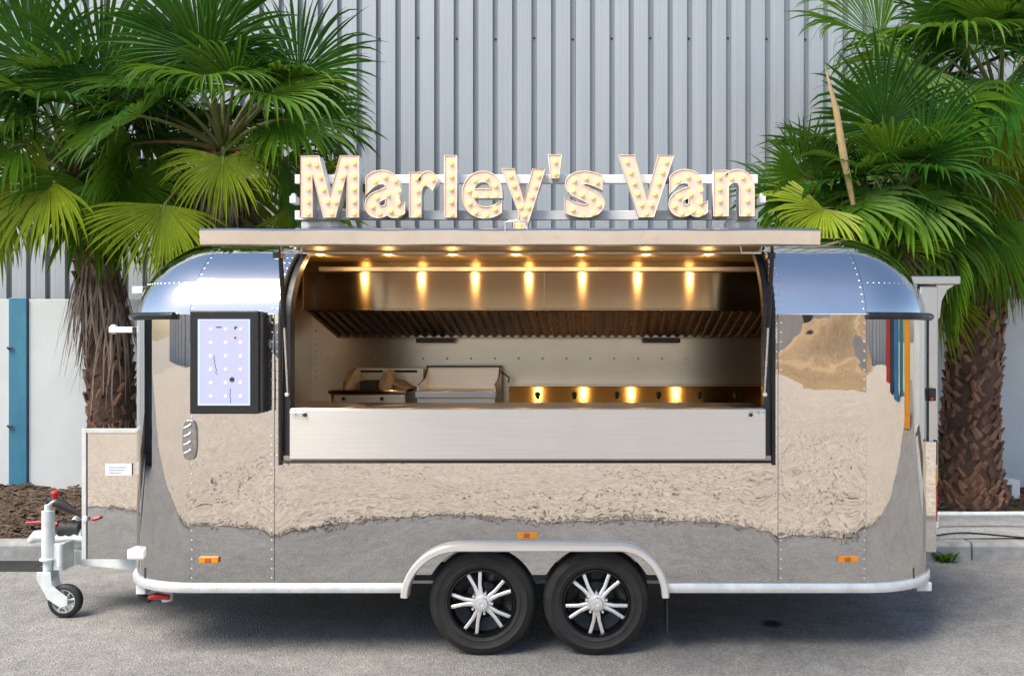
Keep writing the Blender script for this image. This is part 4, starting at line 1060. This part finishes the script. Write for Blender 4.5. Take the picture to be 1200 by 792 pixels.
def trunk(palm, pts, rads, seed, boots=160, top_boots=0):
    r_ = random.Random(seed); P = [Vector(p) for p in pts]
    def at(t):
        q = t * (len(P) - 1); i = min(int(q), len(P) - 2); f = q - i; return P[i].lerp(P[i + 1], f), rads[i] + (rads[i + 1] - rads[i]) * f, (P[i + 1] - P[i]).normalized()
    n_, m_ = 40, 20
    mb = MB(); vs_ = []
    for i in range(n_ + 1):
        c, r, t = at(i / n_)
        for k in range(m_):
            a = 2 * math.pi * k / m_; rr = r * (1 + .05 * math.sin(i * 2.1 + k * 1.9) + r_.uniform(-.03, .03)) ; vs_.append((c.x + rr * math.cos(a), c.y + rr * math.sin(a), c.z))
    mb.add(vs_, [(i * m_ + k, i * m_ + (k + 1) % m_, (i + 1) * m_ + (k + 1) % m_, (i + 1) * m_ + k) for i in range(n_) for k in range(m_)] + [tuple(n_ * m_ + k for k in range(m_))])
    tk = mb.build('trunk', 'trunk_bark', palm, 60)
    mb = MB()
    for k in range(boots):               # cut leaf bases, spiralling up the trunk
        t = (k + .5) / boots; c, r, ax = at(t); a = k * 2.39996 + r_.uniform(-.15, .15)
        o = Vector((math.cos(a), math.sin(a), 0)); s = Vector((-math.sin(a), math.cos(a), 0)); u = Vector((0, 0, 1))
        lean = r_.choice((-.55, .55)) + r_.uniform(-.2, .2); L = r_.uniform(.07, .13); w = r_.uniform(.025, .045); out = r_.uniform(.01, .045)
        b = c + o * r * .97; dirv = (u + s * lean).normalized(); sd = dirv.cross(o).normalized()
        mb.add([b - sd * w, b + sd * w, b + o * .02, b + dirv * L - sd * w * .55 + o * out, b + dirv * L + sd * w * .55 + o * out, b + dirv * L * 1.02 + o * (out + .018), b + dirv * L * .97 + o * (out - .02)],
               [(0, 2, 5, 3), (2, 1, 4, 5), (3, 5, 4, 6), (0, 3, 6), (1, 6, 4)])
    mb.build('leaf_bases', 'boot_bark', tk, None, kind='stuff')
    return at
def skirt_strands(palm, c, r, L, n, seed, mat='fibre', flare=.25):
    r_ = random.Random(seed); mb = MB()
    for k in range(n):
        a = r_.uniform(0, 6.283); p = Vector(c) + Vector((math.cos(a), math.sin(a), 0)) * r * r_.uniform(.8, 1.1) + Vector((0, 0, r_.uniform(-.12, .08)))
        d = (Vector((math.cos(a) * flare, math.sin(a) * flare, -1)) + Vector((r_.uniform(-.25, .25), r_.uniform(-.25, .25), 0))).normalized(); l = L * r_.uniform(.5, 1.1); w = r_.uniform(.005, .013)
        s = d.cross(Vector((math.cos(a), math.sin(a), .1))).normalized(); rows = []
        for q in range(5):
            ww = w * (1 - .8 * (q / 4) ** 2); rows += [p - s * ww, p + s * ww]
            d = (d + G * .25 + Vector((r_.uniform(-.12, .12), r_.uniform(-.12, .12), 0))).normalized(); p = p + d * l / 4
        mb.add(rows, [(2 * q, 2 * q + 1, 2 * q + 3, 2 * q + 2) for q in range(4)])
    mb.build('dead_skirt', mat, palm, None, kind='stuff')

def dead_fronds(palm, C, azs, seed, drop=.25, rad=.7, out=.22):
    for k, a in enumerate(azs):
        a = R(a); o = Vector((math.cos(a), math.sin(a), 0)); c = Vector(C) - Vector((0, 0, drop * .4))
        frond(palm, c, c + o * out + Vector((0, 0, -drop)), o * .18 + Vector((0, 0, -1)), o + Vector((0, 0, .2)), rad, seed + k, 'leaf_dead', 110, 26, .5, 'petiole_old', c + o * out * 1.2)
# palm by the gas locker
D1 = 8.75; y1 = D1 + CAMY
base = bedz(W(137, D1), y1)
p1 = thing('fan_palm', 'fan palm with leaning shaggy trunk behind the gas locker', 'palm tree', (W(137, D1), y1, base), 'fan palms along the wall')
C1 = (W(87, D1), y1, Z(207, D1))
trunk(p1, [(W(138, D1), y1, base - .05), (W(133, D1), y1, Z(500, D1)), (W(126, D1), y1, Z(400, D1)), (W(113, D1), y1, Z(320, D1)), (W(100, D1), y1, Z(255, D1)), C1], [.23, .21, .19, .165, .13, .07], 3, 260)
skirt_strands(p1, (W(117, D1), y1, Z(318, D1)), .17, .85, 260, 5)
skirt_strands(p1, (W(140, D1), y1 - .1, Z(360, D1)), .13, .9, 60, 6)
crown(p1, C1, 24, 21, .90, .74, (84, -8), az0=.6, skip=lambda a, e: abs(a - 4.71) < .6 and e < 30)
def px3(px, py, d): return Vector((W(px, d), d + CAMY, Z(py, d)))
frond(p1, C1, px3(40, 75, 8.3), (-.55, -.1, .75), (.1, -1, .1), .95, 501, 'leaf_deep', 300, 50, .5)
frond(p1, C1, px3(120, 95, 8.2), (.1, -.1, 1), (.05, -1, .12), 1.0, 502, 'leaf_deep', 240, 48, .45)
frond(p1, C1, px3(22, 170, 8.1), (-.9, -.2, -.35), (.1, -.6, .8), .8, 505, 'leaf_mid', 220, 40, 1.2)
frond(p1, C1, px3(60, 212, 8.0), (-.75, -.3, -.55), (0, -.85, .5), .85, 503, 'leaf_yellow', 220, 44, .9)
frond(p1, C1, px3(150, 212, 8.1), (.45, -.35, -.75), (.1, -.9, .35), .75, 504, 'leaf_mid', 210, 42, .9)
# palm behind the hatch end
D2 = 8.35; y2 = D2 + CAMY
b2_ = bedz(W(258, D2), y2 + .2)
p2 = thing('fan_palm', 'fan palm rising behind the front end of the trailer, trunk hidden by the roof', 'palm tree', (W(258, D2), y2 + .2, b2_), 'fan palms along the wall')
C2 = (W(262, D2), y2, Z(178, D2))
trunk(p2, [(W(258, D2), y2 + .2, b2_ - .05), (W(258, D2), y2 + .15, 1.5), (W(260, D2), y2 + .05, 2.5), C2], [.24, .2, .17, .07], 4, 200)
skirt_strands(p2, (W(262, D2), y2, Z(215, D2)), .20, 1.0, 300, 8)
crown(p2, C2, 25, 33, .90, .80, (86, -6), az0=2.0, skip=lambda a, e: abs(a - 4.71) < .6 and e < 30)
frond(p2, C2, px3(350, 90, 8.1), (.75, -.15, .65), (-.2, -1, .1), .85, 511, 'leaf_deep', 200, 44, .5)
frond(p2, C2, px3(235, 62, 8.0), (-.05, -.1, 1), (0, -1, .1), 1.0, 512, 'leaf_deep', 220, 46, .5)
frond(p2, C2, px3(262, 185, 7.6), (.05, -.35, -.85), (0, -.9, .45), .60, 513, 'leaf_yellow', 225, 46, .8)
frond(p2, C2, px3(193, 240, 7.7), (-.12, -.2, -1), (0, -1, .2), .72, 514, 'leaf_yellow', 170, 40, .5)
frond(p2, C2, px3(330, 140, 7.9), (.85, -.25, -.15), (0, -.6, .8), .85, 515, 'leaf_mid', 200, 42, 1.0)
frond(p2, C2, px3(345, 240, 8.2), (.6, -.1, -.5), (0, -.9, .4), .7, 516, 'leaf_yellow', 190, 40, .8)
dead_fronds(p2, C2, (-130, -95, -60, -25), 611, .38, .8, .26)
# big palm right
D3 = 9.1; y3 = D3 + CAMY
b3 = bedz(W(1137, D3), y3)
p3 = thing('fan_palm', 'tall fan palm with thick shaggy brown trunk beyond the rear of the trailer', 'palm tree', (W(1137, D3), y3, b3), 'fan palms along the wall')
C3 = (W(1172, D3), y3, Z(135, D3))
trunk(p3, [(W(1136, D3), y3, b3 - .05), (W(1136, D3), y3, Z(560, D3)), (W(1138, D3), y3, Z(470, D3)), (W(1146, D3), y3, Z(350, D3)), (W(1160, D3), y3, Z(230, D3)), C3], [.35, .28, .245, .25, .24, .09], 5, 620)
skirt_strands(p3, (W(1160, D3), y3, Z(225, D3)), .28, 1.15, 420, 12)
crown(p3, C3, 32, 47, 1.0, .92, (85, -28), az0=1.1, skip=lambda a, e: abs(a - 4.71) < .5 and e < 15)
frond(p3, C3, px3(1168, 140, 8.3), (.02, -.5, -.8), (0, -.8, .6), .72, 521, 'leaf_yellow', 250, 48, .6)
frond(p3, C3, px3(1165, 255, 8.2), (.12, -.15, -1), (0, -1, .2), .95, 522, 'leaf_mid', 150, 40, .4)
frond(p3, C3, px3(1030, 50, 8.6), (-.7, -.2, .3), (.1, -.7, .7), .95, 523, 'leaf_mid', 200, 44, 1.0)
frond(p3, C3, px3(1070, 75, 8.4), (-.6, -.3, -.3), (.1, -.7, .7), .95, 524, 'leaf_mid', 210, 44, 1.2)
frond(p3, C3, px3(1140, 15, 8.7), (-.3, -.1, 1), (.05, -1, .1), 1.0, 525, 'leaf_deep', 240, 46, .5)
frond(p3, C3, px3(1095, 335, 8.7), (.1, -.1, -1), (0, -1, .2), .75, 526, 'leaf_yellow', 110, 30, .4)
dead_fronds(p3, C3, (-140, -105, -75, -40, 200), 621, .75, .9, .36)
# smaller palm behind the trailer's rear
D4 = 8.3; y4 = D4 + CAMY
b4 = bedz(W(1040, D4), y4 + .1)
p4 = thing('fan_palm', 'shorter fan palm with tan spear behind the rear roof of the trailer', 'palm tree', (W(1040, D4), y4 + .1, b4), 'fan palms along the wall')
C4 = (W(1022, D4), y4, Z(262, D4))
trunk(p4, [(W(1040, D4), y4 + .1, b4 - .05), (W(1036, D4), y4 + .05, 1.6), C4], [.27, .24, .08], 6, 200)
skirt_strands(p4, (W(1040, D4), y4, Z(258, D4)), .26, .9, 360, 14)
crown(p4, C4, 34, 55, .78, .60, (80, -18), az0=.2, skip=lambda a, e: abs(a - 4.71) < .5 and e < 15)
frond(p4, C4, px3(942, 205, 7.9), (-.5, -.2, .6), (.1, -1, .2), .55, 531, 'leaf_mid', 260, 44, .4)
frond(p4, C4, px3(925, 235, 7.8), (-.8, -.3, .1), (.1, -.7, .7), .65, 532, 'leaf_deep', 220, 42, .7)
frond(p4, C4, px3(1035, 150, 8.0), (-.1, -.2, .9), (0, -1, .2), .85, 533, 'leaf_deep', 230, 44, .6)
frond(p4, C4, px3(965, 245, 7.6), (-.6, -.5, -.4), (0, -.7, .7), .65, 534, 'leaf_yellow', 210, 40, 1.0)
frond(p4, C4, px3(1080, 190, 7.9), (.3, -.3, .3), (0, -.9, .5), .8, 535, 'leaf_deep', 230, 44, 1.0)
frond(p4, C4, px3(1030, 290, 7.6), (.8, -.1, -.55), (-.1, -.9, .4), .6, 536, 'leaf_yellow', 90, 24, .4)
dead_fronds(p4, C4, (-110, -80, -50, -20), 631, .05, .75, .55)
MB().tube([px3(1000, 240, 7.6), px3(989, 185, 7.5), px3(980, 130, 7.4), px3(967, 78, 7.35)], [.02, .032, .026, .003], 8).build('unopened_spear', 'spear', p4, 60)

# ================================================================== small things on the ground behind
tag(MB().tube([(W(1095, 7.95), 7.95 + CAMY, .262), (W(1290, 7.95), 7.95 + CAMY, .270)], .022, 12).build('pipe_rail', 'galvanised', smooth=40), 'pale galvanised pipe rail running low in front of the palm trunk', 'pipe')
for k in range(2):
    pass
pr = bpy.data.objects['pipe_rail']
for x in (W(1098, 7.95), W(1225, 7.95)):
    MB().tube([(x, 7.95 + CAMY, .15), (x, 7.95 + CAMY, .25)], .018, 8).build('rail_post', 'galvanised', pr, 50)
tag(MB().tube([(W(1098 + 14 * k, 7.6), 7.6 + CAMY + .1 * math.sin(k * .6), .158 + (.0 if k < 7 else .004 * (k - 7))) for k in range(12)], .007, 6).build('cable', 'rubber', smooth=60), 'thin black cable lying across the pale gravel paving', 'cable')
tag(MB().prism([(W(1165, 9.0), Z(606, 9.0) + .0), (W(1215, 9.0), .16), (W(1215, 9.0), Z(569, 9.0)), (W(1183, 9.0), Z(569, 9.0)), (W(1183, 9.0), Z(574, 9.0)), (W(1205, 9.0), Z(575, 9.0)), (W(1205, 9.0), Z(588, 9.0))], 9.35 + CAMY, 9.55 + CAMY).build('white_ledge', 'white_paint', None, None, .006), 'white angular concrete ledge at the foot of the wall beside the thick palm', 'ledge')
def tuft(x, y, z, n, h, seed, label):
    r_ = random.Random(seed); mb = MB()
    for k in range(n):
        a = r_.uniform(0, 6.28); d = Vector((math.cos(a) * .6, math.sin(a) * .6, 1)).normalized(); p = Vector((x + r_.uniform(-.05, .05), y + r_.uniform(-.04, .04), z)); s = d.cross(Vector((0, 0, 1))).normalized(); l = h * r_.uniform(.5, 1.1); rows = []
        for q in range(4):
            w = .012 * math.sin(math.pi * (q + .4) / 3.8); rows += [p - s * w, p + s * w]; d = (d + G * .25).normalized(); p = p + d * l / 3
        mb.add(rows, [(2 * q, 2 * q + 1, 2 * q + 3, 2 * q + 2) for q in range(3)])
    return tag(mb.build('weed', 'leaf_mid'), label, 'weed')
tuft(W(1107, 7.36), 2.22, .0, 46, .13, 2, 'small green weed growing at the kerb below the rear locker')
# crumpled tarpaulin behind the drawbar
simple('tarp', (.62, .62, .62), .6, 0, .3, 9)
def tarp(u, v):
    x = W(62 + 40 * u, 7.7); y = 7.55 + CAMY + .45 * v
    return (x, y, bedz(x, y) + .03 + .10 * math.sin(math.pi * u) * math.sin(math.pi * v) + .03 * math.sin(17 * u + 5 * v) * math.sin(9 * v))
t_ = tag(MB().grid(tarp, 30, 16).build('tarpaulin', 'tarp', smooth=40), 'crumpled pale plastic sheet on the soil behind the drawbar', 'sheet')
t_.modifiers.new('t', 'SOLIDIFY').thickness = .003

# ================================================================== what the mirror panels face (behind and beside the camera)
simple('far_white', (.62, .62, .60), .8, 0, .12, .5)
simple('far_dark', (.06, .065, .07), .7, 0, .2, .5)
fw = thing('far_wall', 'long low pale wall with dark posts across the sand lot', 'wall', (0, -47, 0))
for k in range(22):
    box('wall_panel', (-66 + k * 6 + .2, -47, -.05), (-60 + k * 6 - .2, -46.8, 3.3), 'far_white', fw)
    box('post', (-66 + k * 6 - .2, -47.1, -.05), (-66 + k * 6 + .2, -46.7, 3.5), 'far_dark', fw)
def container(name, label, x, y, rz, col, L=6.06):  # added stand-ins for coloured shapes reflected in the trailer corners
    m = simple('paint_' + name, col, .5, .1, .2, 1.5)
    t = thing('stand_in_container', label, 'container', (x, y, .02), 'stand-in containers added for the skin reflections'); t.rotation_euler = (0, 0, rz)
    def part(mb, nm, mat, bev=0):
        o = mb.build(nm, mat, None, None, bev); o.parent = t; return o
    for s in (-1, 1):
        mb = MB(); n = int(L / .07); row = [(-L / 2 + L * i / n, s * (1.2 - (.03 if (i // 2) % 2 else 0))) for i in range(n + 1)]
        mb.add([(a, b, .12) for a, b in row] + [(a, b, 2.5) for a, b in row], [(i, i + 1, n + 2 + i, n + 1 + i) for i in range(n)]); part(mb, 'side_wall', m)
        for zz in ((0, .14), (2.48, 2.6)): part(MB().box((-L / 2, s * 1.22 - .05, zz[0]), (L / 2, s * 1.22, zz[1])), 'rail', m)
    for s in (-1, 1):
        part(MB().box((s * L / 2 - .04, -1.18, .1), (s * L / 2, 1.18, 2.55)), 'end_wall', m)
        for q in (-1, 1): part(MB().box((s * L / 2 - .12, q * 1.22 - .06, 0), (s * L / 2 + .01, q * 1.22 + .06, 2.6)), 'corner_post', m)
    for q in (-.8, -.35, .35, .8): part(MB().tube([(L / 2 + .04, q, .15), (L / 2 + .04, q, 2.5)], .02, 6), 'lock_bar', 'galvanised')
    part(MB().box((-L / 2, -1.2, 2.55), (L / 2, 1.2, 2.59)), 'roof', m); part(MB().box((-L / 2, -1.2, .05), (L / 2, 1.2, .12)), 'floor', 'under_dark')
    return t
container('orange', 'unseen orange stand-in container beside the road, added for the rear corner reflection', 16.0, -1.6, R(90), (.72, .30, .02), 2.6)
container('blue', 'unseen blue stand-in container next to the orange one, added for the reflection', 21, -10.0, R(75), (.03, .16, .38), 2.4)
container('red', 'unseen red stand-in container on the sand beyond the blue one, added for the reflection', 27.0, -22, R(65), (.48, .03, .025), 3.0)
container('teal', 'unseen teal stand-in container behind the red and blue ones, added for the reflection', 24.0, -7.5, R(70), (.03, .22, .24), 2.4)
container('yellow', 'unseen short black stand-in container between the blue and orange ones, added for the reflection', 22.0, -14.0, R(80), (.03, .03, .032), 2.0)
container('white', 'unseen white stand-in container between the orange and the road edge, added for the reflection', 14.5, 3.6, R(90), (.7, .7, .68), 3.0)
container('grey', 'unseen dark grey stand-in container off the front end, added for the corner reflection', -12.5, 1.2, R(90), (.05, .055, .06), 3.0)  # out of view, gives the front corner its dark reflected strip
